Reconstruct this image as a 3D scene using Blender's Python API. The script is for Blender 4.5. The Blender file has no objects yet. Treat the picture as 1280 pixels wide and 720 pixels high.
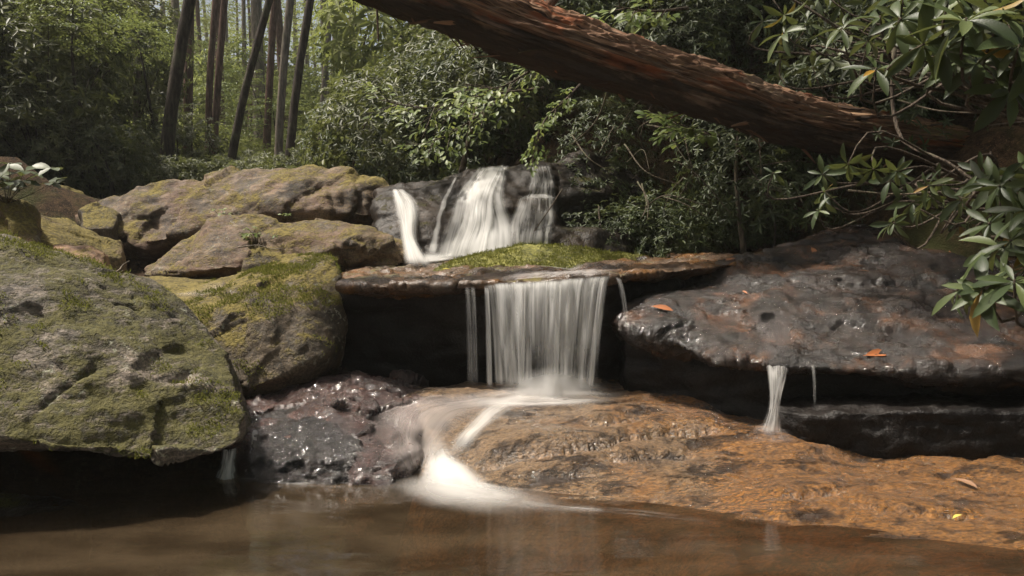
import bpy, bmesh, math, random
import numpy as np
from mathutils import Vector, Matrix
from mathutils.bvhtree import BVHTree

random.seed(7)
SC = bpy.context.scene
COL = SC.collection
R = math.radians

# ------------------------------------------------------------------ camera
CAM_H, FPX, HORIZON = 1.5, 1000.0, 270.0
PITCH = math.atan((360.0 - HORIZON) / FPX)
cd = bpy.data.cameras.new('camera')
cd.sensor_width = 36.0
cd.lens = FPX * 36.0 / 1280.0
cd.clip_start = 0.05
cd.clip_end = 1000.0
cam = bpy.data.objects.new('camera', cd)
COL.objects.link(cam)
cam.location = (0, 0, CAM_H)
cam.rotation_euler = (R(90) - PITCH, 0, 0)
SC.camera = cam

# ------------------------------------------------------------------ light
SUN_EL, SUN_ROT = R(63), R(279)
world = bpy.data.worlds.new('World')
SC.world = world
world.use_nodes = True
wn = world.node_tree
wn.nodes.clear()
sky_n = wn.nodes.new('ShaderNodeTexSky')
sky_n.sky_type = 'NISHITA'
sky_n.sun_disc = False
sky_n.sun_elevation = SUN_EL
sky_n.sun_rotation = SUN_ROT
sky_n.air_density = 1.0
sky_n.dust_density = 8.0
bg_n = wn.nodes.new('ShaderNodeBackground')
bg_n.inputs['Strength'].default_value = 0.095
wo_n = wn.nodes.new('ShaderNodeOutputWorld')
wn.links.new(sky_n.outputs[0], bg_n.inputs[0])
wn.links.new(bg_n.outputs[0], wo_n.inputs[0])

sl = bpy.data.lights.new('sun', 'SUN')
sl.energy = 5.0
sl.angle = R(5)
sl.color = (1.0, 0.93, 0.82)
sun = bpy.data.objects.new('sun', sl)
COL.objects.link(sun)
sdir = Vector((math.sin(SUN_ROT) * math.cos(SUN_EL), math.cos(SUN_ROT) * math.cos(SUN_EL), math.sin(SUN_EL)))
sun.rotation_euler = (-sdir).to_track_quat('-Z', 'Y').to_euler()
sun.location = sdir * 60

SC.view_settings.view_transform = 'Standard'
SC.view_settings.look = 'None'
SC.view_settings.gamma = 1.0
SC.view_settings.exposure = 0.72
SC.view_settings.use_curve_mapping = False
SC.cycles.use_denoising = True
SC.cycles.max_bounces = 6
SC.cycles.diffuse_bounces = 3
SC.cycles.glossy_bounces = 3
SC.cycles.transmission_bounces = 4
SC.cycles.transparent_max_bounces = 24
SC.cycles.volume_bounces = 0
SC.cycles.sample_clamp_indirect = 6.0
SC.cycles.use_adaptive_sampling = True
SC.cycles.adaptive_threshold = 0.006

# ------------------------------------------------------------------ helpers
CP, SP = math.cos(PITCH), math.sin(PITCH)

def ray(px, py):
    a, b = (px - 640.0) / FPX, (360.0 - py) / FPX
    return Vector((a, CP + b * SP, -SP + b * CP))

def at(px, py, d):
    """Point of the place that stands d metres upstream and is seen at pixel px, py of the photograph."""
    r = ray(px, py)
    return Vector((0, 0, CAM_H)) + r * (d / r.y)

PERM = np.random.RandomState(3).permutation(256)
PERM = np.concatenate([PERM, PERM, PERM])
GR = np.array([[1,1,0],[-1,1,0],[1,-1,0],[-1,-1,0],[1,0,1],[-1,0,1],[1,0,-1],[-1,0,-1],
               [0,1,1],[0,-1,1],[0,1,-1],[0,-1,-1],[1,1,0],[-1,1,0],[0,-1,1],[0,-1,-1]], float)

def perlin(p):
    p = np.asarray(p, float)
    i = np.floor(p).astype(int)
    f = p - i
    i &= 255
    u = f * f * f * (f * (f * 6 - 15) + 10)
    out = 0
    for dx in (0, 1):
        a = PERM[i[:, 0] + dx]
        wx = u[:, 0] if dx else 1 - u[:, 0]
        for dy in (0, 1):
            b = PERM[a + i[:, 1] + dy]
            wy = u[:, 1] if dy else 1 - u[:, 1]
            for dz in (0, 1):
                h = PERM[b + i[:, 2] + dz] & 15
                g = GR[h]
                wz = u[:, 2] if dz else 1 - u[:, 2]
                out = out + (g[:, 0] * (f[:, 0] - dx) + g[:, 1] * (f[:, 1] - dy) + g[:, 2] * (f[:, 2] - dz)) * wx * wy * wz
    return out

def fbm(p, octaves=4, gain=0.5):
    p = np.asarray(p, float)
    s, a = 0, 1.0
    for _ in range(octaves):
        s = s + a * perlin(p)
        p = p * 2.03 + 17.1
        a *= gain
    return s

def fast_mesh(name, verts, faces, smooth=True, uv=None):
    """verts (N,3); faces (M,k) of one size k; uv (N,2) per vertex."""
    verts = np.asarray(verts, np.float32)
    faces = np.asarray(faces, np.int32)
    me = bpy.data.meshes.new(name)
    m, k = faces.shape
    me.vertices.add(len(verts))
    me.vertices.foreach_set('co', verts.ravel())
    me.loops.add(m * k)
    me.loops.foreach_set('vertex_index', faces.ravel())
    me.polygons.add(m)
    me.polygons.foreach_set('loop_start', np.arange(0, m * k, k, dtype=np.int32))
    me.polygons.foreach_set('loop_total', np.full(m, k, dtype=np.int32))
    if smooth:
        me.polygons.foreach_set('use_smooth', np.ones(m, bool))
    if uv is not None:
        l = me.uv_layers.new(name='UVMap')
        l.data.foreach_set('uv', np.asarray(uv, np.float32)[faces.ravel()].ravel())
    me.update()
    me.validate()
    return me

def obj(name, me, mat=None, parent=None, loc=None, rot=None, scale=None):
    o = bpy.data.objects.new(name, me)
    COL.objects.link(o)
    if mat is not None and me is not None and not me.materials:
        me.materials.append(mat)
    if parent is not None:
        o.parent = parent
    if loc is not None: o.location = loc
    if rot is not None: o.rotation_euler = rot
    if scale is not None: o.scale = scale
    return o

def tag(o, label=None, cat=None, group=None, kind=None):
    if label: o['label'] = label
    if cat: o['category'] = cat
    if group: o['group'] = group
    if kind: o['kind'] = kind
    return o

def thing(name, label, cat, loc=(0, 0, 0), group=None, rotz=0.0, scale=None):
    o = obj(name, None, loc=loc, rot=(0, 0, rotz), scale=scale)
    o.empty_display_size = 0.2
    return tag(o, label, cat, group)

def child_mesh(name, me, mat, parent, world_space=True):
    """Link a mesh whose coordinates are world coordinates under a thing standing at parent.location."""
    if world_space:
        me.transform(Matrix.Translation(-Vector(parent.location)))
    return obj(name, me, mat, parent)

def grid_faces(nu, nv, closed_u=False):
    i = np.arange(nu if closed_u else nu - 1)
    j = np.arange(nv - 1)
    I, J = np.meshgrid(i, j, indexing='ij')
    I2 = (I + 1) % nu
    return np.stack([I * nv + J, I2 * nv + J, I2 * nv + J + 1, I * nv + J + 1], -1).reshape(-1, 4)

def tube(pts, radii, seg=8, wob=0.0, seed=0):
    """Tapered tube along a polyline; verts, quads."""
    P = np.array([tuple(p) for p in pts], float)
    T = np.gradient(P, axis=0)
    T /= np.linalg.norm(T, axis=1)[:, None] + 1e-9
    ref = np.array([0.31, 0.17, 0.93]) if abs(T[0, 2]) < 0.9 else np.array([0.9, 0.3, 0.1])
    A = np.cross(T, ref); A /= np.linalg.norm(A, axis=1)[:, None]
    B = np.cross(T, A)
    th = np.linspace(0, 2 * math.pi, seg, endpoint=False)
    rr = np.asarray(radii, float)
    V = (P[None] + (np.cos(th)[:, None, None] * A[None] + np.sin(th)[:, None, None] * B[None]) * rr[None, :, None])
    if wob:
        flat = V.reshape(-1, 3)
        n = fbm(flat * 6 + seed, 3).reshape(seg, -1)
        c = V - P[None]
        V = P[None] + c * (1 + wob * n)[..., None]
    # faces outward
    f = grid_faces(seg, len(P), True)[:, ::-1]
    V = V.reshape(-1, 3)
    # end caps as fans of degenerate quads
    n = len(P)
    i = np.arange(seg)
    V = np.vstack([V, P[0] - T[0] * rr[0] * 0.3, P[-1] + T[-1] * rr[-1] * 0.3])
    c0, c1 = len(V) - 2, len(V) - 1
    j = (i + 1) % seg
    return V, f, (i, j, n, c0, c1)

def tube_mesh(name, pts, radii, seg=8, wob=0.0, seed=0):
    V, f, (i, j, n, c0, c1) = tube(pts, radii, seg, wob, seed)
    tri = np.concatenate([f[:, [0, 1, 2]], f[:, [0, 2, 3]],
                          np.stack([i * n, j * n, np.full_like(i, c0)], -1),
                          np.stack([j * n + n - 1, i * n + n - 1, np.full_like(i, c1)], -1)])
    th = np.repeat(np.arange(seg) / seg, n)
    v = np.tile(np.arange(n) / max(1, n - 1), seg)
    uv = np.vstack([np.stack([th, v], -1), [[0, 0], [0, 1]]])
    return fast_mesh(name, V, tri, uv=uv)

def smooth_path(pts, n):
    P = np.array([tuple(p) for p in pts], float)
    t = np.concatenate([[0], np.cumsum(np.linalg.norm(np.diff(P, axis=0), axis=1))])
    t /= t[-1]
    u = np.linspace(0, 1, n)
    # Catmull-Rom through the points
    out = np.zeros((n, P.shape[1]))
    m = np.gradient(P, t, axis=0) if len(P) > 2 else np.repeat((P[1:] - P[:1]) / 1.0, 2, axis=0)
    k = np.clip(np.searchsorted(t, u, side='right') - 1, 0, len(P) - 2)
    h = (t[k + 1] - t[k])
    s = (u - t[k]) / h
    s = s[:, None]; h = h[:, None]
    out = ((2*s**3 - 3*s**2 + 1) * P[k] + (s**3 - 2*s**2 + s) * h * m[k] + (-2*s**3 + 3*s**2) * P[k + 1] + (s**3 - s**2) * h * m[k + 1])
    return out

# ------------------------------------------------------------------ material helpers
class Mat:
    def __init__(self, name):
        self.m = bpy.data.materials.new(name)
        self.m.use_nodes = True
        self.t = self.m.node_tree
        self.t.nodes.clear()
        self.out = self.t.nodes.new('ShaderNodeOutputMaterial')
    def n(self, kind, ins=None, **props):
        nd = self.t.nodes.new(kind)
        for k, v in props.items():
            setattr(nd, k, v)
        for k, v in (ins or {}).items():
            self.set(nd, k, v)
        return nd
    def set(self, nd, k, v):
        s = nd.inputs[k]
        if isinstance(v, bpy.types.NodeSocket):
            self.t.links.new(v, s)
        elif isinstance(v, (tuple, list)) and s.type == 'RGBA' and len(v) == 3:
            s.default_value = (*v, 1)
        else:
            s.default_value = v
    def math(self, op, a, b=0.0, clamp=False):
        nd = self.n('ShaderNodeMath', {0: a, 1: b}, operation=op, use_clamp=clamp)
        return nd.outputs[0]
    def mix(self, f, a, b):
        nd = self.n('ShaderNodeMix', data_type='RGBA')
        self.set(nd, 0, f); self.set(nd, 6, a); self.set(nd, 7, b)
        return nd.outputs[2]
    def ramp(self, f, lo, hi, a=0.0, b=1.0, smooth=True):
        nd = self.n('ShaderNodeMapRange', {0: f, 1: lo, 2: hi, 3: a, 4: b})
        if smooth: nd.interpolation_type = 'SMOOTHSTEP'
        return nd.outputs[0]
    def coord(self, what='Object'):
        return self.n('ShaderNodeTexCoord').outputs[what]
    def mapping(self, v, scale=(1, 1, 1), rot=(0, 0, 0), loc=(0, 0, 0)):
        return self.n('ShaderNodeMapping', {'Vector': v, 'Scale': scale, 'Rotation': rot, 'Location': loc}).outputs[0]
    def noise(self, v, scale, detail=4, rough=0.55, dist=0.0):
        return self.n('ShaderNodeTexNoise', {'Vector': v, 'Scale': scale, 'Detail': detail, 'Roughness': rough, 'Distortion': dist}).outputs[0]
    def bump(self, h, strength=0.5, dist=0.02, normal=None):
        nd = self.n('ShaderNodeBump', {'Height': h, 'Strength': strength, 'Distance': dist})
        if normal is not None: self.set(nd, 'Normal', normal)
        return nd.outputs[0]
    def surface(self, s):
        self.t.links.new(s, self.out.inputs['Surface'])
        return self.m

def rock_material(name, dark, mid, light, moss=None, moss_lo=0.2, moss_hi=0.6, moss_bias=0.0, rough=0.75, rough_wet=None,
                  streak=None, scale=1.0, bump=0.6, spec=0.4, lichen=0.0, rust=None, rust_lo=0.55, wet_lo=0.45, coat=0.0, up_moss=1.0):
    M = Mat(name)
    co = M.coord()
    big = M.noise(co, 1.6 * scale, 3)
    med = M.noise(co, 7 * scale, 5, 0.6)
    fine = M.noise(co, 55 * scale, 4, 0.7)
    c = M.mix(M.ramp(med, 0.35, 0.68), dark, mid)
    c = M.mix(M.ramp(M.math('ADD', M.math('MULTIPLY', fine, 0.6), M.math('MULTIPLY', big, 0.5)), 0.5, 0.72), c, light)
    if rust is not None:
        rn = M.noise(M.mapping(co, (1, 1, 1), loc=(4.1, 2.2, 0.3)), 2.6 * scale, 5, 0.65)
        c = M.mix(M.ramp(rn, rust_lo - 0.08, rust_lo + 0.12), c, rust)
    sv = None
    if streak is not None:
        rot, st_col, amt = streak
        sv = M.noise(M.mapping(co, (3, 3, 13), rot), 1.7 * scale, 6, 0.72, 0.5)
        c = M.mix(M.math('MULTIPLY', M.ramp(sv, 0.5, 0.66), amt), c, st_col)
    spk = M.noise(M.mapping(co, loc=(5, 5, 5)), 85, 3, 0.75)
    c = M.mix(M.ramp(spk, 0.3, 0.5), M.mix(0.55, c, (0.004, 0.003, 0.002)), c)
    c = M.mix(M.math('MULTIPLY', M.ramp(spk, 0.55, 0.72), 0.4), c, light)
    height = M.math('ADD', M.math('MULTIPLY', med, 0.5), M.math('MULTIPLY', fine, 0.35))
    if sv is not None:
        height = M.math('ADD', height, M.math('MULTIPLY', sv, 0.5))
    r = M.ramp(fine, 0.3, 0.7, rough - 0.1, rough + 0.08)
    if rough_wet is not None:
        wm = M.ramp(M.noise(M.mapping(co, loc=(9, 1, 5)), 2.2 * scale, 4, 0.6), wet_lo - 0.08, wet_lo + 0.1)
        nd = M.n('ShaderNodeMix', {0: wm, 2: r, 3: rough_wet}, data_type='FLOAT')
        r = nd.outputs[0]
    if lichen > 0:
        vn = M.noise(M.mapping(co, loc=(3, 7, 1)), 24 * scale, 3, 0.6)
        vb = M.noise(M.mapping(co, loc=(1, 3, 8)), 3.2 * scale, 2)
        lm = M.math('MULTIPLY', M.ramp(vn, 0.56, 0.64), M.ramp(vb, 0.5, 0.62))
        c = M.mix(M.math('MULTIPLY', lm, lichen), c, (0.33, 0.33, 0.25))
    if moss is not None:
        m_dark, m_light = moss
        nz = M.n('ShaderNodeSeparateXYZ', {0: M.n('ShaderNodeNewGeometry').outputs['Normal']}).outputs[2]
        mn = M.noise(M.mapping(co, loc=(2, 5, 9)), 3.0 * scale, 6, 0.68)
        mf = M.noise(M.mapping(co, loc=(6, 2, 4)), 38 * scale, 3, 0.7)
        q = M.math('ADD', M.math('MULTIPLY', nz, 0.55 * up_moss), M.math('MULTIPLY', M.math('SUBTRACT', mn, 0.5), 2.2))
        q = M.math('ADD', q, M.math('MULTIPLY', M.math('SUBTRACT', mf, 0.5), 0.7))
        if sv is not None:
            q = M.math('ADD', q, M.math('MULTIPLY', M.math('SUBTRACT', 0.5, sv), 1.4))
        q = M.math('ADD', q, moss_bias)
        mm = M.ramp(q, moss_lo, moss_hi)
        mc = M.mix(M.ramp(M.math('ADD', M.math('MULTIPLY', mf, 0.6), M.math('MULTIPLY', mn, 0.5)), 0.42, 0.68), m_dark, m_light)
        c = M.mix(M.math('MULTIPLY', mm, 0.93), c, mc)
        nd = M.n('ShaderNodeMix', {0: mm, 2: r, 3: 0.95}, data_type='FLOAT')
        r = nd.outputs[0]
        height = M.math('ADD', height, M.math('MULTIPLY', M.math('MULTIPLY', mm, mf), 0.9))
    b = M.bump(height, bump, 0.03)
    p = M.n('ShaderNodeBsdfPrincipled', {'Base Color': c, 'Roughness': r, 'Normal': b, 'Specular IOR Level': spec})
    if coat:
        rp = M.noise(M.mapping(co, (1, 1, 2.2)), 26 * scale, 4, 0.65, 0.5)
        p.inputs['Coat Weight'].default_value = coat
        p.inputs['Coat Roughness'].default_value = 0.07
        p.inputs['Coat IOR'].default_value = 1.6
        M.set(p, 'Coat Normal', M.bump(M.math('ADD', rp, M.math('MULTIPLY', med, 0.8)), 1.0, 0.045))
    return M.surface(p.outputs[0])
# ------------------------------------------------------------------ rock materials
MOSS = ((0.042, 0.034, 0.008), (0.16, 0.126, 0.032))
MOSS_DK = ((0.026, 0.026, 0.007), (0.085, 0.076, 0.022))
M_FRONT = rock_material('streaked_mossy_rock', (0.028, 0.023, 0.017), (0.09, 0.074, 0.055), (0.22, 0.175, 0.135), MOSS_DK,
                        moss_lo=0.08, moss_hi=0.62, moss_bias=0.06, streak=((R(14), R(30), R(12)), (0.30, 0.245, 0.20), 0.55), lichen=0.8, bump=0.8)
M_CUBE = rock_material('mossy_brown_rock', (0.03, 0.023, 0.014), (0.085, 0.06, 0.036), (0.16, 0.12, 0.08), MOSS,
                       moss_lo=0.22, moss_hi=0.7, moss_bias=-0.16, lichen=0.6, bump=0.8, up_moss=1.6)
M_MOSSY = rock_material('moss_covered_rock', (0.06, 0.042, 0.022), (0.17, 0.115, 0.06), (0.28, 0.2, 0.12), MOSS,
                        moss_lo=0.05, moss_hi=0.5, lichen=0.3, bump=0.7, up_moss=1.2)
M_TAN = rock_material('tan_mossy_rock', (0.02, 0.014, 0.009), (0.066, 0.043, 0.026), (0.16, 0.108, 0.065), MOSS,
                      moss_lo=0.1, moss_hi=0.7, moss_bias=-0.08, lichen=0.3, bump=0.7,
                      streak=((R(8), R(-18), R(0)), (0.22, 0.15, 0.08), 0.45), rust=(0.10, 0.055, 0.036), rust_lo=0.53)
M_LEDGE = rock_material('wet_brown_ledge_rock', (0.02, 0.014, 0.010), (0.075, 0.047, 0.028), (0.15, 0.10, 0.07), ((0.03, 0.03, 0.01), (0.12, 0.10, 0.03)),
                        moss_lo=0.35, moss_hi=0.75, moss_bias=-0.25, rough=0.5, rough_wet=0.22, rust=(0.16, 0.075, 0.025), rust_lo=0.54, bump=0.6)
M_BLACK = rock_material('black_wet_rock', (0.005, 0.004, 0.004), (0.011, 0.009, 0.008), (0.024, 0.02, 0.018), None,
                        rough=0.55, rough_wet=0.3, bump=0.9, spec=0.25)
M_FALLROCK = rock_material('dark_fall_rock', (0.007, 0.006, 0.005), (0.02, 0.015, 0.011), (0.045, 0.03, 0.02), ((0.02, 0.022, 0.006), (0.07, 0.066, 0.018)),
                           moss_lo=0.3, moss_hi=0.7, moss_bias=-0.2, rough=0.6, rough_wet=0.4, bump=0.8, spec=0.25)
M_SLAB = rock_material('wet_purple_brown_slab', (0.004, 0.003, 0.0025), (0.013, 0.009, 0.007), (0.042, 0.028, 0.023), None,
                       rough=0.36, rough_wet=0.16, rust=(0.10, 0.042, 0.016), rust_lo=0.57, bump=1.0, spec=0.5, scale=1.3, coat=0.45,
                       streak=((0, 0, R(20)), (0.055, 0.028, 0.014), 0.5))
def apron_material():
    M = Mat('wet_orange_brown_bedrock')
    co = M.coord()
    sx = M.n('ShaderNodeSeparateXYZ', {0: co}).outputs[0]
    warp = M.noise(co, 1.7, 4, 0.6)
    med = M.noise(M.mapping(co, (1.0, 2.0, 1.0), (0, 0, R(12))), 5.5, 6, 0.68)
    grain = M.noise(M.mapping(co, (1.0, 2.6, 1.0), (0, 0, R(-62))), 34, 5, 0.72)
    fine = M.noise(co, 130, 3, 0.7)
    c = M.mix(M.ramp(grain, 0.36, 0.66), (0.045, 0.026, 0.013), (0.22, 0.135, 0.066))
    c = M.mix(M.ramp(fine, 0.52, 0.7), c, (0.29, 0.19, 0.10))
    # iron and algae stain, strongest towards the bank
    st = M.math('ADD', M.math('MULTIPLY', sx, 0.42), M.math('MULTIPLY', warp, 1.5))
    oc = M.mix(M.ramp(grain, 0.35, 0.68), (0.045, 0.017, 0.004), (0.31, 0.13, 0.018))
    c = M.mix(M.math('MULTIPLY', M.ramp(st, 0.8, 1.3), 0.9), c, oc)
    # dark mineral crust in patches and along the joints
    dk = M.noise(M.mapping(co, (1, 2.2, 1), (0, 0, R(10)), (7, 3, 1)), 3.2, 6, 0.72, 0.4)
    c = M.mix(M.math('MULTIPLY', M.ramp(dk, 0.47, 0.64), 0.88), c, (0.03, 0.02, 0.015))
    pt = M.n('ShaderNodeNewGeometry').outputs['Pointiness']
    wet = M.ramp(M.noise(M.mapping(co, loc=(2, 9, 4)), 2.4, 5, 0.65), 0.42, 0.6)
    r = M.n('ShaderNodeMix', {0: wet, 2: 0.5, 3: 0.17}, data_type='FLOAT').outputs[0]
    h = M.math('ADD', M.math('ADD', M.math('MULTIPLY', med, 1.0), M.math('MULTIPLY', grain, 0.22)), M.math('MULTIPLY', fine, 0.06))
    h = M.math('SUBTRACT', h, M.math('MULTIPLY', M.ramp(dk, 0.52, 0.66), 0.5))
    rip = M.noise(M.mapping(co, (1.0, 2.4, 1.0), (0, 0, R(12))), 17, 5, 0.66, 0.8)
    p = M.n('ShaderNodeBsdfPrincipled', {'Base Color': c, 'Roughness': r, 'Specular IOR Level': 0.5, 'Normal': M.bump(h, 1.0, 0.06),
             'Coat Weight': M.math('ADD', M.math('MULTIPLY', wet, 0.6), 0.4), 'Coat Roughness': 0.1, 'Coat IOR': 1.6, 'Coat Normal': M.bump(M.math('ADD', rip, M.math('MULTIPLY', med, 0.9)), 1.0, 0.05)})
    return M.surface(p.outputs[0])
M_ORANGE = apron_material()
M_WETDARK = rock_material('wet_maroon_rock', (0.012, 0.005, 0.004), (0.05, 0.02, 0.015), (0.11, 0.052, 0.038), None,
                          rough=0.35, rough_wet=0.14, bump=1.3, spec=0.6, scale=1.6, streak=((R(10), R(16), R(0)), (0.09, 0.055, 0.045), 0.4), coat=0.8)
M_GLOSS = rock_material('black_glossy_rock', (0.006, 0.005, 0.005), (0.016, 0.011, 0.01), (0.035, 0.025, 0.022), None, rough=0.3, rough_wet=0.12, bump=1.3, spec=0.6, scale=1.8,
                        streak=((R(6), R(22), 0), (0.04, 0.03, 0.027), 0.5), coat=0.9)
M_RED = rock_material('reddish_tan_rock', (0.08, 0.045, 0.025), (0.22, 0.12, 0.065), (0.33, 0.21, 0.12), MOSS, moss_lo=0.4, moss_hi=0.8, moss_bias=-0.1, bump=0.6)

# ------------------------------------------------------------------ rocks
ROCK_BVH = {}
SEEDN = [0]

def remeshed(hulls, voxel, smooth):
    bm = bmesh.new()
    for pts in hulls:
        vs = [bm.verts.new(tuple(p)) for p in pts]
        r = bmesh.ops.convex_hull(bm, input=vs, use_existing_faces=False)
        junk = [g for g in set(r['geom_interior'] + r['geom_unused']) if isinstance(g, bmesh.types.BMVert)]
        bmesh.ops.delete(bm, geom=junk, context='VERTS')
    me = bpy.data.meshes.new('tmp')
    bm.to_mesh(me); bm.free()
    o = bpy.data.objects.new('tmp', me)
    COL.objects.link(o)
    m = o.modifiers.new('r', 'REMESH'); m.mode = 'VOXEL'; m.voxel_size = voxel
    if smooth:
        s = o.modifiers.new('s', 'SMOOTH'); s.factor = 0.5; s.iterations = smooth
    dg = bpy.context.evaluated_depsgraph_get()
    ev = o.evaluated_get(dg)
    out = bpy.data.meshes.new_from_object(ev)
    bpy.data.objects.remove(o)
    bpy.data.meshes.remove(me)
    return out

def displace(me, layers, seed):
    n = len(me.vertices)
    co = np.empty(n * 3, np.float32); me.vertices.foreach_get('co', co); co = co.reshape(-1, 3).astype(float)
    for (mode, freq, amp) in layers:
        nr = np.empty(n * 3, np.float32); me.vertex_normals.foreach_get('vector', nr); nr = nr.reshape(-1, 3)
        fr = np.array(freq if isinstance(freq, tuple) else (freq,) * 3)
        q = co * fr + seed * 13.7
        if mode == 'fbm': d = fbm(q, 4)
        elif mode == 'ridge': d = 1 - 2.2 * np.abs(fbm(q, 3))
        elif mode == 'crack':
            d = -np.exp(-(fbm(q, 2) / 0.035) ** 2) * np.clip(fbm(co * 0.9 + seed, 2) * 3 + 0.4, 0, 1)
        elif mode == 'facet':
            rs = np.random.RandomState(int(seed * 7 + 1))
            lo_, hi_ = co.min(0) - 0.1, co.max(0) + 0.1
            ns = int(max(6, np.prod(hi_ - lo_) * fr[0] ** 3))
            sd = lo_ + rs.rand(ns, 3) * (hi_ - lo_)
            tl = rs.randn(ns, 3)
            wp = co + 0.05 * np.stack([fbm(co * 3 + 1, 2), fbm(co * 3 + 9, 2), fbm(co * 3 + 17, 2)], -1)
            k = np.concatenate([((c_[:, None] - sd[None]) ** 2).sum(-1).argmin(1) for c_ in np.array_split(wp, max(1, n // 8000))])
            d = np.clip(((co - sd[k]) * tl[k]).sum(1), -0.45, 0.45) + 0.08 * rs.randn(ns)[k]
        elif mode == 'step':
            s = fbm(q, 3); k = s * 4.0; d = (np.floor(k) + np.clip((k - np.floor(k)) * 4, 0, 1)) / 4.0
        co = co + nr * (d * amp)[:, None]
        me.vertices.foreach_set('co', co.astype(np.float32).ravel())
        me.update()
    return me

ROUGH = [('fbm', 1.3, 0.06), ('fbm', 5.0, 0.018), ('fbm', 20.0, 0.005)]

def keep_bvh(name, me):
    co = np.empty(len(me.vertices) * 3, np.float32); me.vertices.foreach_get('co', co)
    ROCK_BVH[name] = BVHTree.FromPolygons(co.reshape(-1, 3).tolist(), [tuple(p.vertices) for p in me.polygons])

def rock(name, label, cat, hulls, mat, voxel=0.03, smooth=6, layers=ROUGH, group=None, key=None, kind=None):
    SEEDN[0] += 1
    me = remeshed(hulls, voxel, smooth)
    displace(me, layers, SEEDN[0])
    me.polygons.foreach_set('use_smooth', np.ones(len(me.polygons), bool))
    if key: keep_bvh(key, me)
    co = np.empty(len(me.vertices) * 3, np.float32); me.vertices.foreach_get('co', co); co = co.reshape(-1, 3)
    c = (co.min(0) + co.max(0)) / 2
    org = Vector((c[0], c[1], co[:, 2].min()))
    me.transform(Matrix.Translation(-org))
    me.name = name
    o = obj(name, me, mat, loc=org)
    tag(o, label, cat, group, kind)
    return o

def pts(L):
    return [at(*p) for p in L]

def buried(L, z):
    return [Vector((p.x, p.y, z)) for p in pts(L)]

def back(L, dy, dz=0.0):
    return [p + Vector((p.x / p.y * dy, dy, dz)) for p in pts(L)]

def hit(px, py, keys=None):
    """Where the sight line of a photograph pixel meets the rocks already built (a measurement)."""
    r = ray(px, py).normalized()
    best = None
    for k in (keys or ROCK_BVH):
        h = ROCK_BVH[k].ray_cast(Vector((0, 0, CAM_H)), r)
        if h[0] is not None and (best is None or h[3] < best[3]):
            best = h
    return best

def drop(x, y, keys, z0=6.0):
    best = None
    for k in keys:
        h = ROCK_BVH[k].ray_cast(Vector((x, y, z0)), Vector((0, 0, -1)))
        if h[0] is not None and (best is None or h[0].z > best): best = h[0].z
    return best

# big streaked boulder over the pool
A_top = [(-160, 262, 4.9), (0, 293, 4.9), (60, 320, 5.0), (140, 349, 5.1), (200, 363, 5.1), (250, 405, 5.0)]
A_side = [(280, 445, 4.75), (300, 490, 4.5), (307, 525, 4.3), (299, 555, 4.15)]
A_lip = [(268, 572, 4.05), (190, 578, 3.86), (100, 566, 3.75), (0, 548, 3.7), (-160, 545, 3.7)]
A_mid = [(110, 440, 4.17), (0, 405, 4.15), (-160, 400, 4.1), (220, 470, 4.3)]
A_under = [(-160, 640, 4.6), (60, 620, 4.7), (200, 600, 4.75), (270, 585, 4.7)]
big_boulder = rock('boulder', 'huge grey boulder streaked with moss overhanging the dark edge of the pool', 'boulder',
     [pts(A_top + A_side + A_lip + A_mid) + back(A_top, 0.9, -0.1) + [Vector((-4.2, 5.2, 0.05)), Vector((-2.6, 5.2, 0.0)), Vector((-1.7, 5.1, 0.05))]], M_FRONT, 0.02, 6,
     [('fbm', 1.2, 0.06), ('facet', 1.6, 0.05), ('fbm', (2, 4, 7), 0.025), ('crack', (0.9, 0.9, 1.3), 0.03), ('fbm', 16, 0.008), ('fbm', 45, 0.003)], key='A')

# angular mossy boulder beside the ledge
B_top = [(222, 384, 5.7), (300, 352, 6.1), (392, 317, 6.4), (414, 320, 6.25), (425, 343, 6.05)]
B_front = [(268, 440, 5.4), (310, 489, 5.3), (350, 472, 5.4), (400, 447, 5.6), (425, 430, 5.75), (423, 380, 5.85), (330, 400, 5.55)]
B_back = [(330, 330, 6.9), (240, 366, 6.6), (420, 335, 6.8)]
cube_boulder = rock('boulder', 'angular block-shaped boulder with bright moss along its top ridge, beside the dark ledge', 'boulder',
     [pts(B_top + B_front + B_back + [(310, 520, 5.9), (420, 490, 6.2)]) + buried([(310, 520, 6.2), (420, 500, 6.5), (280, 500, 6.0)], -0.2)], M_CUBE, 0.018, 2,
     [('fbm', 1.6, 0.04), ('facet', 2.2, 0.06), ('fbm', 6, 0.016), ('crack', 1.2, 0.02), ('fbm', 22, 0.005), ('fbm', 60, 0.002)], key='B')

# flat mossy slab behind it
C_top = [(130, 349, 6.6), (200, 344, 7.2), (310, 344, 7.2), (345, 350, 6.9), (280, 374, 6.0), (215, 376, 5.8), (150, 360, 6.0)]
rock('flat_rock', 'low flat moss-covered rock with a trickle of water, behind the block-shaped boulder', 'rock',
     [pts(C_top) + [p + Vector((0, 0, -0.5)) for p in pts(C_top)]], M_MOSSY, 0.025, 5, [('fbm', 2, 0.03), ('fbm', 9, 0.01), ('fbm', 30, 0.003)], key='C')

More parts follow.
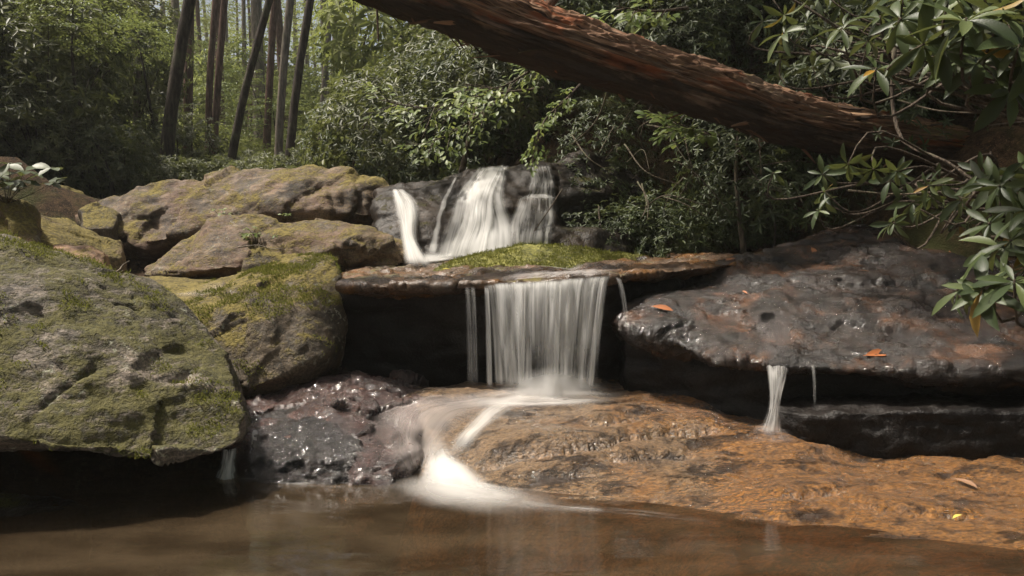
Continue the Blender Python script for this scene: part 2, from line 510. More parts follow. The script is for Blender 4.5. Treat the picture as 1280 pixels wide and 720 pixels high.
# long low boulder
D_rim = [(172, 345, 7.0), (228, 301, 7.25), (280, 270, 7.35), (335, 269, 7.4), (400, 279, 7.4), (470, 289, 7.35), (508, 302, 7.3), (512, 318, 7.2), (500, 334, 7.1)]
D_front = [(450, 326, 6.95), (380, 327, 6.8), (300, 335, 6.75), (225, 341, 6.8), (330, 292, 7.0), (430, 300, 6.95)]
rock('boulder', 'long low tan boulder with a mossy sloping end and a leafy sprig in its hollow', 'boulder',
     [pts(D_rim + D_front) + back(D_rim[1:7], 1.0, -0.1) + [p + Vector((0, 0.35, -0.25)) for p in pts(D_front[:4])]], M_TAN, 0.022, 2,
     [('fbm', 1.5, 0.05), ('facet', 2.0, 0.07), ('fbm', 4.5, 0.03), ('crack', 1.3, 0.035), ('fbm', 18, 0.006), ('fbm', 50, 0.002)], key='D')
d2 = [(300, 330, 6.75), (312, 312, 6.9), (345, 306, 7.0), (378, 316, 6.9), (385, 332, 6.75), (340, 345, 6.7)]
rock('small_rock', 'small mossy rock leaning on the front of the long tan boulder', 'rock',
     [pts(d2) + back(d2, 0.4, 0) + buried(d2, 0.6)], M_CUBE, 0.02, 4, [('fbm', 3, 0.03), ('fbm', 12, 0.01)], key='D2')

# great boulder at the back
E1 = [(92, 268, 8.6), (130, 246, 8.75), (190, 228, 8.8), (255, 223, 8.85), (300, 220, 8.8), (330, 250, 8.45), (250, 285, 8.2), (190, 302, 8.15), (150, 305, 8.3), (110, 285, 8.5)]
E2 = [(235, 228, 8.9), (290, 210, 8.9), (350, 205, 8.8), (390, 205, 8.75), (436, 212, 8.65), (478, 228, 8.55), (500, 250, 8.45), (494, 275, 8.35), (440, 268, 8.15), (350, 262, 8.15), (270, 280, 8.2), (350, 224, 8.45), (440, 236, 8.3), (300, 240, 8.4)]
rock('boulder', 'large hump-backed boulder, mossy gold on one slope, bare brown on the other', 'boulder',
     [pts(E1) + back(E1[1:5], 1.0, -0.2) + [p + Vector((0, 0.5, -0.5)) for p in pts(E1[5:])], pts(E2) + back(E2[:6], 1.2, -0.2) + [p + Vector((0, 0.5, -0.5)) for p in pts(E2[7:11])]], M_TAN, 0.026, 2,
     [('fbm', 1.2, 0.07), ('facet', 1.5, 0.07), ('fbm', 4, 0.035), ('crack', (0.8, 0.8, 1.1), 0.05), ('fbm', 15, 0.008), ('fbm', 42, 0.003)], key='E')

# small group behind the big boulder
for nm, lab, L, mt, dz in [
    ('boulder', 'rounded mossy boulder with a brown face, tallest of the small group by the leafy plant',
     [(-70, 240, 6.4), (0, 246, 6.4), (30, 252, 6.5), (46, 265, 6.5), (46, 300, 6.3), (35, 314, 6.2), (-20, 310, 6.0), (-70, 310, 6.0)], M_MOSSY, 0.5),
    ('boulder', 'wedge-shaped mossy boulder sloping down from the rounded one towards the great hump-backed boulder',
     [(42, 265, 7.0), (90, 274, 7.3), (148, 303, 7.2), (153, 320, 7.0), (140, 332, 6.9), (100, 318, 6.7), (45, 300, 6.6)], M_MOSSY, 0.5),
    ('small_rock', 'small reddish tan rock with a squared face, under the wedge-shaped mossy boulder',
     [(66, 305, 6.2), (115, 304, 6.4), (130, 316, 6.3), (137, 347, 6.1), (85, 350, 5.9), (70, 330, 5.9)], M_RED, 0.4),
    ('small_rock', 'small rounded brown rock resting on the shoulder of the huge streaked boulder',
     [(-40, 290, 5.6), (20, 294, 5.7), (40, 312, 5.6), (25, 326, 5.4), (-20, 322, 5.4)], M_RED, 0.4),
    ('small_rock', 'little flat brown stone tucked beside the reddish tan rock',
     [(40, 318, 5.9), (72, 316, 6.0), (88, 328, 5.9), (80, 345, 5.7), (45, 340, 5.6)], M_RED, 0.4),
    ('boulder', 'shadowed dark boulder half buried in the leaf litter below the thicket',
     [(50, 240, 9.0), (75, 230, 9.2), (105, 238, 9.2), (116, 258, 9.0), (100, 272, 8.8), (55, 268, 8.7)], M_CUBE, 0.9),
    ('small_rock', 'dark low rock on the earth bank between the thicket and the mossy boulders',
     [(100, 262, 8.3), (125, 255, 8.5), (150, 268, 8.4), (140, 285, 8.1), (105, 285, 8.0)], M_CUBE, 0.9)]:
    rock(nm, lab, nm.split('_')[-1], [pts(L) + back(L[:4], 0.7, -0.1) + buried(L, dz)], mt, 0.02, 2,
         [('fbm', 2.2, 0.035), ('facet', 2.5, 0.07), ('fbm', 8, 0.012), ('fbm', 28, 0.004)], key='S' + lab[:12])

# the ledge that carries the main fall
J_edge = [(424, 357, 5.65), (500, 358, 5.52), (600, 356, 5.5), (700, 351, 5.5), (770, 345, 5.6), (850, 338, 5.95), (925, 329, 6.4)]
jt = pts(J_edge)
J_back = [Vector((-1.7, 8.4, 1.04)), Vector((3.2, 8.6, 1.16)), Vector((2.2, 6.9, 1.14)), Vector((-1.45, 7.0, 1.0))]
jtop = jt + J_back
lip = jtop + [p + Vector((0.0, 0.02, -0.02)) for p in jt] + [p + Vector((0.0, 0.35, -0.1)) for p in jt] + [p + Vector((0, 0, -0.1)) for p in J_back]
body = [Vector((-1.6, 5.95, 0.97)), Vector((0.7, 5.75, 1.0)), Vector((1.9, 6.6, 1.0)), Vector((3.0, 8.4, 0.95)), Vector((-1.6, 8.4, 0.95)),
        Vector((-1.6, 6.15, 0.0)), Vector((0.7, 6.05, 0.0)), Vector((2.0, 6.6, 0.0)), Vector((3, 8.4, 0)), Vector((-1.6, 8.4, 0))]
ledge = rock('rock_ledge', 'broad flat wet rock ledge that the main waterfall pours over, hollow and black beneath', 'rock ledge',
     [lip], M_LEDGE, 0.018, 1, [('fbm', (1.4, 1.4, 1), 0.04), ('facet', 2.2, 0.05), ('fbm', 6, 0.025), ('step', (5, 5, 3), 0.015), ('fbm', 26, 0.006)], key='J')
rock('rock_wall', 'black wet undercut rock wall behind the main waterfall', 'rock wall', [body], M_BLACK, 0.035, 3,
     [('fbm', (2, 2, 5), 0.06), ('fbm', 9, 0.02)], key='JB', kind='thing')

# moss mound on the ledge
K = [(540, 338, 6.65), (570, 326, 6.85), (610, 315, 7.0), (650, 306, 7.1), (715, 308, 7.1), (770, 316, 7.1), (808, 323, 7.2), (700, 335, 6.6), (620, 338, 6.5)]
mound = rock('moss_mound', 'long low hump of rock fully covered in bright green moss on the ledge', 'mossy rock',
     [pts(K) + back(K[1:7], 0.5, -0.05) + buried(K, 0.95)],
     rock_material('bright_moss_rock', (0.07, 0.05, 0.03), (0.16, 0.11, 0.06), (0.2, 0.15, 0.1), ((0.05, 0.055, 0.012), (0.21, 0.20, 0.05)),
                   moss_lo=-0.2, moss_hi=0.35, lichen=0.2, up_moss=1.2), 0.02, 5,
     [('fbm', 3, 0.03), ('fbm', 12, 0.015), ('fbm', 40, 0.005)], key='K')

# rock of the upper falls
L1 = [(470, 240, 8.0), (505, 236, 7.95), (530, 228, 8.0), (575, 221, 8.05), (585, 260, 7.6), (560, 305, 7.3), (500, 315, 7.25), (470, 310, 7.3)]
L2 = [(560, 226, 8.0), (592, 214, 8.05), (640, 208, 8.1), (690, 208, 8.15), (545, 290, 7.4), (590, 262, 7.55), (640, 256, 7.6), (690, 256, 7.7),
      (525, 334, 7.1), (600, 330, 7.15), (700, 322, 7.3)]
L3 = [(655, 215, 8.1), (700, 200, 8.3), (740, 192, 8.5), (800, 225, 8.6), (815, 316, 8.2), (700, 318, 7.65), (660, 260, 7.75), (740, 240, 8.0)]
L4 = [(690, 284, 7.5), (770, 286, 7.6), (795, 300, 7.7), (780, 320, 7.5), (690, 320, 7.3)]
rock('fall_rock', 'dark wet rock face that the upper fan-shaped falls slide down', 'rock',
     [pts(Lx) + back(Lx, 1.6, 0.0) + buried(Lx, 0.8) for Lx in (L1, L2, L3, L4)], M_FALLROCK, 0.03, 4,
     [('fbm', (1.6, 1.6, 2.2), 0.07), ('step', (2, 2, 5), 0.04), ('fbm', 8, 0.02), ('fbm', 26, 0.006)], key='L')

# sloping slab, downstream end of the ledge on the far side of the fall
M_back = [(905, 352, 6.3), (960, 309, 7.0), (1040, 292, 7.25), (1100, 289, 7.3), (1290, 286, 7.2), (1560, 300, 6.6)]
M_lip = [(772, 396, 5.6), (800, 388, 5.85), (782, 404, 5.42), (860, 432, 5.15), (900, 450, 4.97), (960, 458, 4.86), (1100, 461, 4.76), (1290, 462, 4.66), (1560, 490, 4.5)]
M_low = [(775, 470, 5.95), (870, 490, 5.65), (960, 500, 5.4), (1290, 505, 5.2), (1560, 520, 5.0)]
mt_ = pts(M_back + M_lip)
rock('sloping_slab', 'broad sloping wet slab of purple-brown rock strewn with fallen leaves, beside the main waterfall', 'rock slab',
     [mt_ + [p + Vector((0, 0.03, -0.03)) for p in pts(M_lip)] + [p + Vector((0, 0.4, -0.12)) for p in pts(M_lip)] + back(M_back, 0.8, -0.5)], M_SLAB, 0.018, 1,
     [('fbm', (1.3, 1.3, 2), 0.05), ('step', (1.0, 1.6, 2.5), 0.06), ('facet', 1.8, 0.03), ('ridge', (3, 7, 7), 0.016), ('step', (4, 7, 9), 0.016), ('crack', 1.1, 0.03), ('fbm', 16, 0.010), ('fbm', 42, 0.005)], key='M')
mb_ = pts([(778, 420, 5.62), (860, 445, 5.4), (900, 462, 5.22), (960, 470, 5.08), (1100, 474, 4.98), (1290, 476, 4.9), (1560, 500, 4.75)])
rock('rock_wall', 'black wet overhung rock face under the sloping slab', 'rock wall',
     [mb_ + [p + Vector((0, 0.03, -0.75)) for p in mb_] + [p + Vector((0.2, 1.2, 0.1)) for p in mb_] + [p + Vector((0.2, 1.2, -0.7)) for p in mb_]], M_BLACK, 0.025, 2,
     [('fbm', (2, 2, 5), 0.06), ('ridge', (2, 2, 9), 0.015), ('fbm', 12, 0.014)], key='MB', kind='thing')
N_top = [(972, 513, 4.78), (1010, 517, 4.66), (1140, 521, 4.6), (1290, 509, 4.55), (1560, 512, 4.4)]
N_bot = [(1000, 550, 4.75), (1100, 564, 4.66), (1290, 568, 4.56), (1560, 580, 4.4)]
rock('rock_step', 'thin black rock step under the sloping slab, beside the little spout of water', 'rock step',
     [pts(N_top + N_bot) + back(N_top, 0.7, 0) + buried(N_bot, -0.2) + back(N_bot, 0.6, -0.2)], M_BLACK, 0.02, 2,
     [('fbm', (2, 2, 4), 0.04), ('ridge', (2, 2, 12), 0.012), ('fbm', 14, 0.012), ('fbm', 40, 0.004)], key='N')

# orange-brown bedrock apron sloping into the pool: a thin-plate surface through measured points
def tps(src, val, q):
    def U(r2): return np.where(r2 > 1e-12, r2 * np.log(r2 + 1e-12), 0)
    n = len(src)
    d2 = ((src[:, None] - src[None]) ** 2).sum(-1)
    K_ = U(d2) + np.eye(n) * 0.004
    P_ = np.hstack([np.ones((n, 1)), src])
    Amat = np.zeros((n + 3, n + 3)); Amat[:n, :n] = K_; Amat[:n, n:] = P_; Amat[n:, :n] = P_.T
    w = np.linalg.solve(Amat, np.concatenate([val, np.zeros(3)]))
    d2 = ((q[:, None] - src[None]) ** 2).sum(-1)
    return U(d2) @ w[:n] + w[n] + q @ w[n + 1:]

O_pts = [(590, 494, 5.35), (660, 488, 5.6), (720, 489, 5.7), (800, 491, 5.6), (870, 501, 5.35), (930, 521, 5.1), (1000, 549, 4.8), (1100, 563, 4.7), (1290, 571, 4.6), (1560, 585, 4.45),
         (600, 540, 4.85), (650, 556, 4.62), (700, 530, 4.9), (760, 575, 4.5), (830, 545, 4.75), (900, 590, 4.35), (980, 590, 4.35), (1100, 625, 4.0), (1250, 640, 3.9), (700, 600, 4.33),
         (556, 548, 4.82), (545, 590, 4.52), (540, 512, 5.1), (520, 540, 4.85), (515, 580, 4.58)]
O_wl = [(520, 606), (560, 612), (620, 624), (700, 637), (780, 646), (900, 666), (1050, 692), (1180, 716), (1330, 735), (1560, 760)]
src = [tuple(p) for p in pts(O_pts)] + [tuple(at(x, y, 1500.0 / (y - 270.0))) for x, y in O_wl]
src += [(at(x, y, 1500.0 / (y - 270.0)).x * 0.9, 1500.0 / (y - 270.0) - 0.45, -0.22) for x, y in O_wl]
src += [(-0.7, 6.3, 0.12), (0.4, 6.3, 0.2), (1.4, 6.0, 0.2), (2.6, 5.6, 0.12), (4.2, 5.0, 0.1)]
src = np.array(src)
gx = np.arange(-0.75, 4.2, 0.015); gy = np.arange(2.4, 6.3, 0.015)
GX, GY = np.meshgrid(gx, gy, indexing='ij')
q = np.stack([GX.ravel(), GY.ravel()], -1)
z = tps(src[:, :2], src[:, 2], q)
q3 = np.column_stack([q, z])
# bedding joints that dip gently: the crest and cracks seen across the apron
band = (q3[:, 1] - 0.22 * q3[:, 0]) * 3.1 + 0.9 * fbm(q3 * 1.1 + 3, 3)
saw = band - np.floor(band)
z = z + 0.035 * (np.clip(saw * 1.15, 0, 1) - 0.5) * np.clip(fbm(q3 * 0.8 + 40, 2) * 2.2 + 0.5, 0, 1)
fade = np.clip(z / 0.10, 0.12, 1.0)
z = z + fade * (0.06 * fbm(q3 * np.array([1.2, 1.8, 1]), 3) + 0.013 * fbm(q3 * np.array([4, 8, 5]), 4) + 0.006 * (1 - 2 * np.abs(fbm(q3 * np.array([9, 16, 9]) + 9, 3))))
# joints measured across the apron
def groove(z, line, width, depth, lip):
    pp = np.column_stack([q, z])
    zc = CP * pp[:, 1] - SP * (pp[:, 2] - CAM_H)
    yc = SP * pp[:, 1] + CP * (pp[:, 2] - CAM_H)
    sxp = 640 + FPX * pp[:, 0] / zc; syp = 360 - FPX * yc / zc
    L = np.array(line, float)
    yl = np.interp(sxp, L[:, 0], L[:, 1])
    inside = sstep0(L[0, 0] - 8, L[0, 0] + 20, sxp) * (1 - sstep0(L[-1, 0] - 20, L[-1, 0] + 8, sxp))
    wv = 3.5 * fbm(pp * 9, 3)
    dd = syp - yl + wv
    g = -depth * np.exp(-(dd / width) ** 2) + lip * np.exp(-np.abs(np.minimum(dd, 0)) / 22.0) * (dd < 0)
    return z + g * inside
def sstep0(a, b, x):
    t = np.clip((x - a) / (b - a), 0, 1)
    return t * t * (3 - 2 * t)
for ln, w, dp, lp in [([(590, 582), (640, 574), (700, 562), (760, 553), (830, 541), (905, 536)], 4.5, 0.05, 0.05), ([(755, 572), (800, 568), (870, 569)], 4.5, 0.05, 0.035),
                      ([(725, 528), (760, 527), (810, 518)], 3.5, 0.035, 0.025), ([(640, 600), (690, 592), (760, 590)], 3.5, 0.025, 0.02), ([(965, 616), (1000, 618), (1060, 610)], 4, 0.035, 0.025),
                      ([(1060, 625), (1140, 640), (1230, 645)], 4, 0.03, 0.02), ([(920, 655), (960, 650), (1000, 662)], 4, 0.03, 0.025), ([(1080, 590), (1090, 606), (1110, 610)], 4, 0.03, 0.02)]:
    z = groove(z, ln, w, dp, lp)
wl = np.array([tuple(at(x, y, 1500.0 / (y - 270.0)))[:2] for x, y in O_wl])
yw = np.interp(q[:, 0], wl[:, 0], wl[:, 1])
z = z - 0.55 * sstep0(0.12, 0.9, yw - q[:, 1] + 0.25 * fbm(q3 * 1.8, 3))
z = z - 0.7 * (1 - sstep0(-0.75, 0.9, q[:, 0] + 0.35 * fbm(q3 * 1.5 + 5, 3))) * sstep0(0.0, 0.4, yw - q[:, 1])
z = z - 0.8 * (1 - sstep0(-0.74, -0.55, q[:, 0] + 0.12 * fbm(q3 * 2.2, 3))) * (1 - sstep0(4.6, 5.2, q[:, 1])) * sstep0(-0.25, 0.1, q[:, 1] - yw)
keepz = z
V = np.column_stack([q, z])
f = grid_faces(len(gx), len(gy))
me = fast_mesh('bedrock_apron', V, f)
keep_bvh('O', me)
tag(obj('bedrock_apron', me, M_ORANGE), 'wide orange-brown wet bedrock apron sloping from the falls into the pool', 'bedrock')

# dark wet rock beside the apron
P1 = [(298, 508, 5.2), (340, 495, 5.35), (420, 484, 5.5), (495, 488, 5.55), (524, 503, 5.3), (520, 535, 4.95), (512, 572, 4.68), (504, 618, 4.42), (470, 616, 4.4), (400, 614, 4.42),
      (312, 606, 4.5), (296, 560, 4.65), (330, 520, 4.8), (400, 512, 4.85), (475, 545, 4.7), (450, 600, 4.42)]
rock('wet_rock', 'glistening maroon-black wet rock between the huge boulder and the foaming chute', 'rock',
     [pts(P1) + back(P1[:5], 0.9, -0.05) + buried(P1, -0.3)], M_WETDARK, 0.016, 1,
     [('fbm', 1.6, 0.05), ('facet', 3.0, 0.12), ('step', (1.6, 1.6, 3), 0.07), ('ridge', (4, 4, 11), 0.018), ('fbm', 14, 0.012), ('fbm', 40, 0.004)], key='P')
wg = [(316, 534, 4.66), (350, 524, 4.74), (392, 524, 4.74), (440, 550, 4.6), (480, 582, 4.5), (472, 610, 4.4), (400, 611, 4.38), (322, 602, 4.42), (312, 585, 4.5), (392, 560, 4.5)]
rock('wet_rock', 'black glossy wedge of rock at the waterline in front of the maroon rock', 'rock',
     [pts(wg) + back(wg, 0.4, -0.05) + buried(wg, -0.25)], M_GLOSS, 0.014, 1,
     [('fbm', 2.2, 0.03), ('ridge', (3, 3, 12), 0.02), ('step', (3, 3, 6), 0.03), ('fbm', 20, 0.008), ('fbm', 50, 0.003)], key='WG')
sr = [(-60, 622, 3.9), (20, 613, 4.1), (70, 622, 4.15), (108, 634, 4.1), (112, 645, 4.0), (60, 652, 3.9), (-60, 652, 3.8)]
rock('small_rock', 'low dark stone breaking the pool surface in the shade under the huge boulder', 'rock',
     [pts(sr) + buried(sr, -0.3)], M_FALLROCK, 0.015, 3, [('fbm', 3, 0.02), ('fbm', 12, 0.01), ('fbm', 40, 0.003)], key='SR')
# ------------------------------------------------------------------ ground
def sstep(a, b, x):
    t = np.clip((x - a) / (b - a), 0, 1)
    return t * t * (3 - 2 * t)

def ground_h(x, y):
    x = np.asarray(x, float); y = np.asarray(y, float)
    z = -0.4 + 1.2 * sstep(5.9, 6.5, y) + 0.75 * sstep(8.2, 9.0, y) + 0.085 * np.clip(y - 9.0, 0, 60) + 0.02 * np.clip(y - 69, 0, None)
    # left bank
    le = -2.9 - 0.33 * np.clip(y - 5, 0, 6)
    dl = np.clip(le - x, 0, None)
    near = 1 - sstep(7, 11, y)
    z = z + near * np.minimum(dl * 0.7, 0.9) + np.clip(dl - 1.6, 0, 25) * 0.12
    # right bank
    re = np.interp(y, [-8, 4.5, 6.5, 7.6, 8.4, 9.2, 12, 25, 60], [2.9, 3.5, 3.4, 2.6, 1.35, -0.2, -1.6, -4.2, -9.0])
    dr = np.clip(x - re, 0, None)
    z = z + np.minimum(dr * 1.1, 1.7 + np.minimum(dr, 25) * 0.22)
    n = np.column_stack([x.ravel(), y.ravel(), np.zeros(x.size)])
    z = z + (0.22 * fbm(n * 0.5, 3) + 0.05 * fbm(n * 2.3, 3)).reshape(x.shape)
    return z

def gh(x, y):
    return float(ground_h(np.array([x]), np.array([y]))[0])

def stretched(lo, hi, c, n):
    t = np.linspace(-1, 1, n)
    s = np.sinh(3.2 * t) / math.sinh(3.2)
    return np.where(s < 0, c + s * (c - lo), c + s * (hi - c))

M = Mat('forest_floor')
co = M.coord()
n1 = M.noise(co, 0.9, 5, 0.6); n2 = M.noise(co, 14, 5, 0.7); n3 = M.noise(co, 60, 3, 0.7)
c = M.mix(M.ramp(n2, 0.35, 0.65), (0.022, 0.014, 0.008), (0.085, 0.052, 0.028))
c = M.mix(M.ramp(n3, 0.55, 0.7), c, (0.15, 0.085, 0.045))
c = M.mix(M.math('MULTIPLY', M.ramp(n1, 0.48, 0.62), 0.85), c, (0.045, 0.05, 0.014))
GROUND_M = M.surface(M.n('ShaderNodeBsdfPrincipled', {'Base Color': c, 'Roughness': 0.95, 'Specular IOR Level': 0.2,
            'Normal': M.bump(M.math('ADD', n2, n3), 0.8, 0.06)}).outputs[0])
gx = stretched(-95, 95, 0.6, 330); gy = stretched(-45, 150, 7.5, 360)
GX, GY = np.meshgrid(gx, gy, indexing='ij')
GZ = ground_h(GX, GY)
me = fast_mesh('ground', np.stack([GX, GY, GZ], -1).reshape(-1, 3), grid_faces(len(gx), len(gy)))
keep_bvh('ground', me)
tag(obj('ground', me, GROUND_M), 'brown forest floor and stream bed rising under the trees', None, None, 'structure')

# ------------------------------------------------------------------ pool
M = Mat('pool_water')
co = M.coord()
w1 = M.noise(M.mapping(co, (1.0, 2.6, 1)), 1.6, 3, 0.5); w2 = M.noise(M.mapping(co, (1, 2.2, 1)), 7, 2, 0.5)
nb = M.bump(M.math('ADD', w1, M.math('MULTIPLY', w2, 0.15)), 0.12, 0.05)
silt = M.noise(M.mapping(co, (1, 2.0, 1)), 1.3, 4, 0.6)
dcol = M.mix(M.ramp(silt, 0.35, 0.7), (0.05, 0.034, 0.019), (0.12, 0.085, 0.05))
deep = M.n('ShaderNodeMixShader', {0: 0.34, 1: M.n('ShaderNodeBsdfTransparent', {0: (0.62, 0.44, 0.27)}).outputs[0],
                                   2: M.n('ShaderNodeBsdfDiffuse', {0: dcol}).outputs[0]})
gl = M.n('ShaderNodeBsdfGlossy', {'Color': (1, 1, 1), 'Roughness': 0.09, 'Normal': nb})
fr = M.n('ShaderNodeFresnel', {'IOR': 1.5, 'Normal': nb})
POOL_M = M.surface(M.n('ShaderNodeMixShader', {0: fr.outputs[0], 1: deep.outputs[0], 2: gl.outputs[0]}).outputs[0])
gx = np.linspace(-9, 6, 40); gy = np.linspace(-12, 6.6, 50)
GX, GY = np.meshgrid(gx, gy, indexing='ij')
me = fast_mesh('pool_water', np.stack([GX, GY, 0 * GX], -1).reshape(-1, 3), grid_faces(40, 50))
tag(obj('pool_water', me, POOL_M), 'smooth brown pool at the foot of the falls', None, None, 'structure')

# ------------------------------------------------------------------ falling water
def water_material(name, cols, alpha=1.0, soft=0.12, v_in=0.0, v_out=0.0, lo=0.35, hi=0.65, vs=1.2, color=(0.92, 0.91, 0.89), seed=0.0, floor=0.0):
    """White long-exposure water: fine streaks along the flow, thinning to nothing at the edges. u across, v along."""
    M = Mat(name)
    uv = M.coord('UV')
    sx = M.n('ShaderNodeSeparateXYZ', {0: uv})
    u, v = sx.outputs[0], sx.outputs[1]
    s1 = M.noise(M.mapping(uv, (cols, vs, 1), loc=(seed, seed * 1.7, 0)), 1.0, 3, 0.55)
    s2 = M.noise(M.mapping(uv, (cols * 3.3, vs * 1.3, 1), loc=(seed + 5, 2, 0)), 1.0, 2, 0.5)
    s0 = M.noise(M.mapping(uv, (cols * 0.28, vs * 1.6, 1), loc=(seed + 2, seed, 3)), 1.0, 2, 0.5)
    s = M.math('ADD', M.math('MULTIPLY', s1, 0.42), M.math('ADD', M.math('MULTIPLY', s2, 0.18), M.math('MULTIPLY', s0, 0.4)))
    a = M.ramp(s, lo, hi)
    if floor: a = M.math('MAXIMUM', a, floor)
    if soft:
        a = M.math('MULTIPLY', a, M.ramp(u, 0.0, soft)); a = M.math('MULTIPLY', a, M.ramp(u, 1.0, 1.0 - soft))
    if v_in: a = M.math('MULTIPLY', a, M.ramp(v, 0.0, v_in))
    if v_out: a = M.math('MULTIPLY', a, M.ramp(v, 1.0, 1.0 - v_out))
    a = M.math('MULTIPLY', a, alpha, True)
    d = M.n('ShaderNodeBsdfDiffuse', {0: color}); t = M.n('ShaderNodeBsdfTranslucent', {0: color})
    w = M.n('ShaderNodeMixShader', {0: 0.58, 1: d.outputs[0], 2: t.outputs[0]})
    return M.surface(M.n('ShaderNodeMixShader', {0: a, 1: M.n('ShaderNodeBsdfTransparent').outputs[0], 2: w.outputs[0]}).outputs[0])

def sheet(name, top, bot, mat, parent, arc=0.12, nu=40, nv=24, rip=0.012, seed=0.0):
    """Free-falling curtain between a lip polyline and a foot polyline."""
    Tp = smooth_path(top, nu); Bp = smooth_path(bot, nu)
    v = np.linspace(0, 1, nv)
    # ballistic: forward travel is linear in time, drop quadratic
    tt = np.sqrt(v)
    P = np.zeros((nu, nv, 3))
    P[..., 0] = Tp[:, None, 0] * (1 - tt) + Bp[:, None, 0] * tt
    P[..., 1] = Tp[:, None, 1] * (1 - tt) + Bp[:, None, 1] * tt
    P[..., 2] = Tp[:, None, 2] * (1 - v) + Bp[:, None, 2] * v
    uu = np.linspace(0, 1, nu)
    n = fbm(np.column_stack([np.repeat(uu * 14, nv), np.tile(v * 0.7, nu), np.full(nu * nv, seed)]), 3).reshape(nu, nv)
    P[..., 1] -= rip * n * 2
    uv = np.column_stack([np.repeat(uu, nv), np.tile(v, nu)])
    me = fast_mesh(name, P.reshape(-1, 3), grid_faces(nu, nv), uv=uv)
    return child_mesh(name, me, mat, parent)

def veil(name, path, widths, mat, parent, keys, lift=0.012, nu=16, nv=40, cross=None):
    """Film of water lying on the rocks along a flow path given by points of the place."""
    C = smooth_path([tuple(p) for p in path], nv)
    W = np.interp(np.linspace(0, 1, nv), np.linspace(0, 1, len(widths)), widths)
    T = np.gradient(C, axis=0); T[:, 2] = 0
    T /= np.linalg.norm(T, axis=1)[:, None] + 1e-9
    Cr = np.stack([-T[:, 1], T[:, 0], 0 * T[:, 0]], -1) if cross is None else np.tile(np.array(cross, float), (nv, 1))
    P = np.zeros((nu, nv, 3))
    uu = np.linspace(0, 1, nu)
    for i in range(nu):
        for j in range(nv):
            p = C[j] + Cr[j] * (uu[i] - 0.5) * W[j]
            zz = drop(p[0], p[1], keys, p[2] + 0.35)
            P[i, j] = (p[0], p[1], (zz if zz is not None else p[2]) + lift)
    # keep the film from tearing at steps
    for _ in range(3):
        P[1:-1, 1:-1, 2] = np.maximum(P[1:-1, 1:-1, 2], 0.25 * (P[:-2, 1:-1, 2] + P[2:, 1:-1, 2] + P[1:-1, :-2, 2] + P[1:-1, 2:, 2]))
    uv = np.column_stack([np.repeat(uu, nv), np.tile(np.linspace(0, 1, nv), nu)])
    me = fast_mesh(name, P.reshape(-1, 3), grid_faces(nu, nv), uv=uv)
    return child_mesh(name, me, mat, parent)

def H(px, py, keys): 
    h = hit(px, py, keys)
    return h[0] if h else None
def film(name, left, right, mat, parent, keys, lift=0.015, nu=24, nv=40, sm=3):
    """Film of water on the rock face between two edge lines; edge lines are photograph pixels measured onto the rock."""
    Lp = smooth_path([(x, y, 0) for x, y in left], nv); Rp = smooth_path([(x, y, 0) for x, y in right], nv)
    P = np.full((nu, nv, 3), np.nan)
    for i in range(nu):
        u = i / (nu - 1)
        for j in range(nv):
            h = hit(Lp[j, 0] * (1 - u) + Rp[j, 0] * u, Lp[j, 1] * (1 - u) + Rp[j, 1] * u, keys)
            if h: P[i, j] = h[0] + h[1] * lift
    # fill misses from the nearest measured row
    for i in range(nu):
        ok = [j for j in range(nv) if not np.isnan(P[i, j, 0])]
        for j in range(nv):
            if np.isnan(P[i, j, 0]) and ok: P[i, j] = P[i, min(ok, key=lambda k: abs(k - j))]
    good = [i for i in range(nu) if not np.isnan(P[i, 0, 0])]
    for i in range(nu):
        if np.isnan(P[i, 0, 0]): P[i] = P[min(good, key=lambda k: abs(k - i))]
    for _ in range(sm):
        P[1:-1, 1:-1] = 0.4 * P[1:-1, 1:-1] + 0.15 * (P[:-2, 1:-1] + P[2:, 1:-1] + P[1:-1, :-2] + P[1:-1, 2:])
    P[..., 1] -= 0.006
    uv = np.column_stack([np.repeat(np.linspace(0, 1, nu), nv), np.tile(np.linspace(0, 1, nv), nu)])
    me = fast_mesh(name, P.reshape(-1, 3), grid_faces(nu, nv), uv=uv)
    return child_mesh(name, me, mat, parent)

def ribbon3d(name, left, right, mat, parent, nu=14, nv=36):
    Lp = smooth_path([at(*p) for p in left], nv); Rp = smooth_path([at(*p) for p in right], nv)
    u = np.linspace(0, 1, nu)
    P = Lp[None] * (1 - u)[:, None, None] + Rp[None] * u[:, None, None]
    P[..., 1] -= (0.03 * np.sin(u * math.pi))[:, None]
    P[..., 1] -= 0.012 * fbm(np.column_stack([np.repeat(u * 7, nv), np.tile(np.linspace(0, 2, nv), nu), np.full(nu * nv, left[0][0])]), 2).reshape(nu, nv)
    uv = np.column_stack([np.repeat(u, nv), np.tile(np.linspace(0, 1, nv), nu)])
    return child_mesh(name, fast_mesh(name, P.reshape(-1, 3), grid_faces(nu, nv), uv=uv), mat, parent)

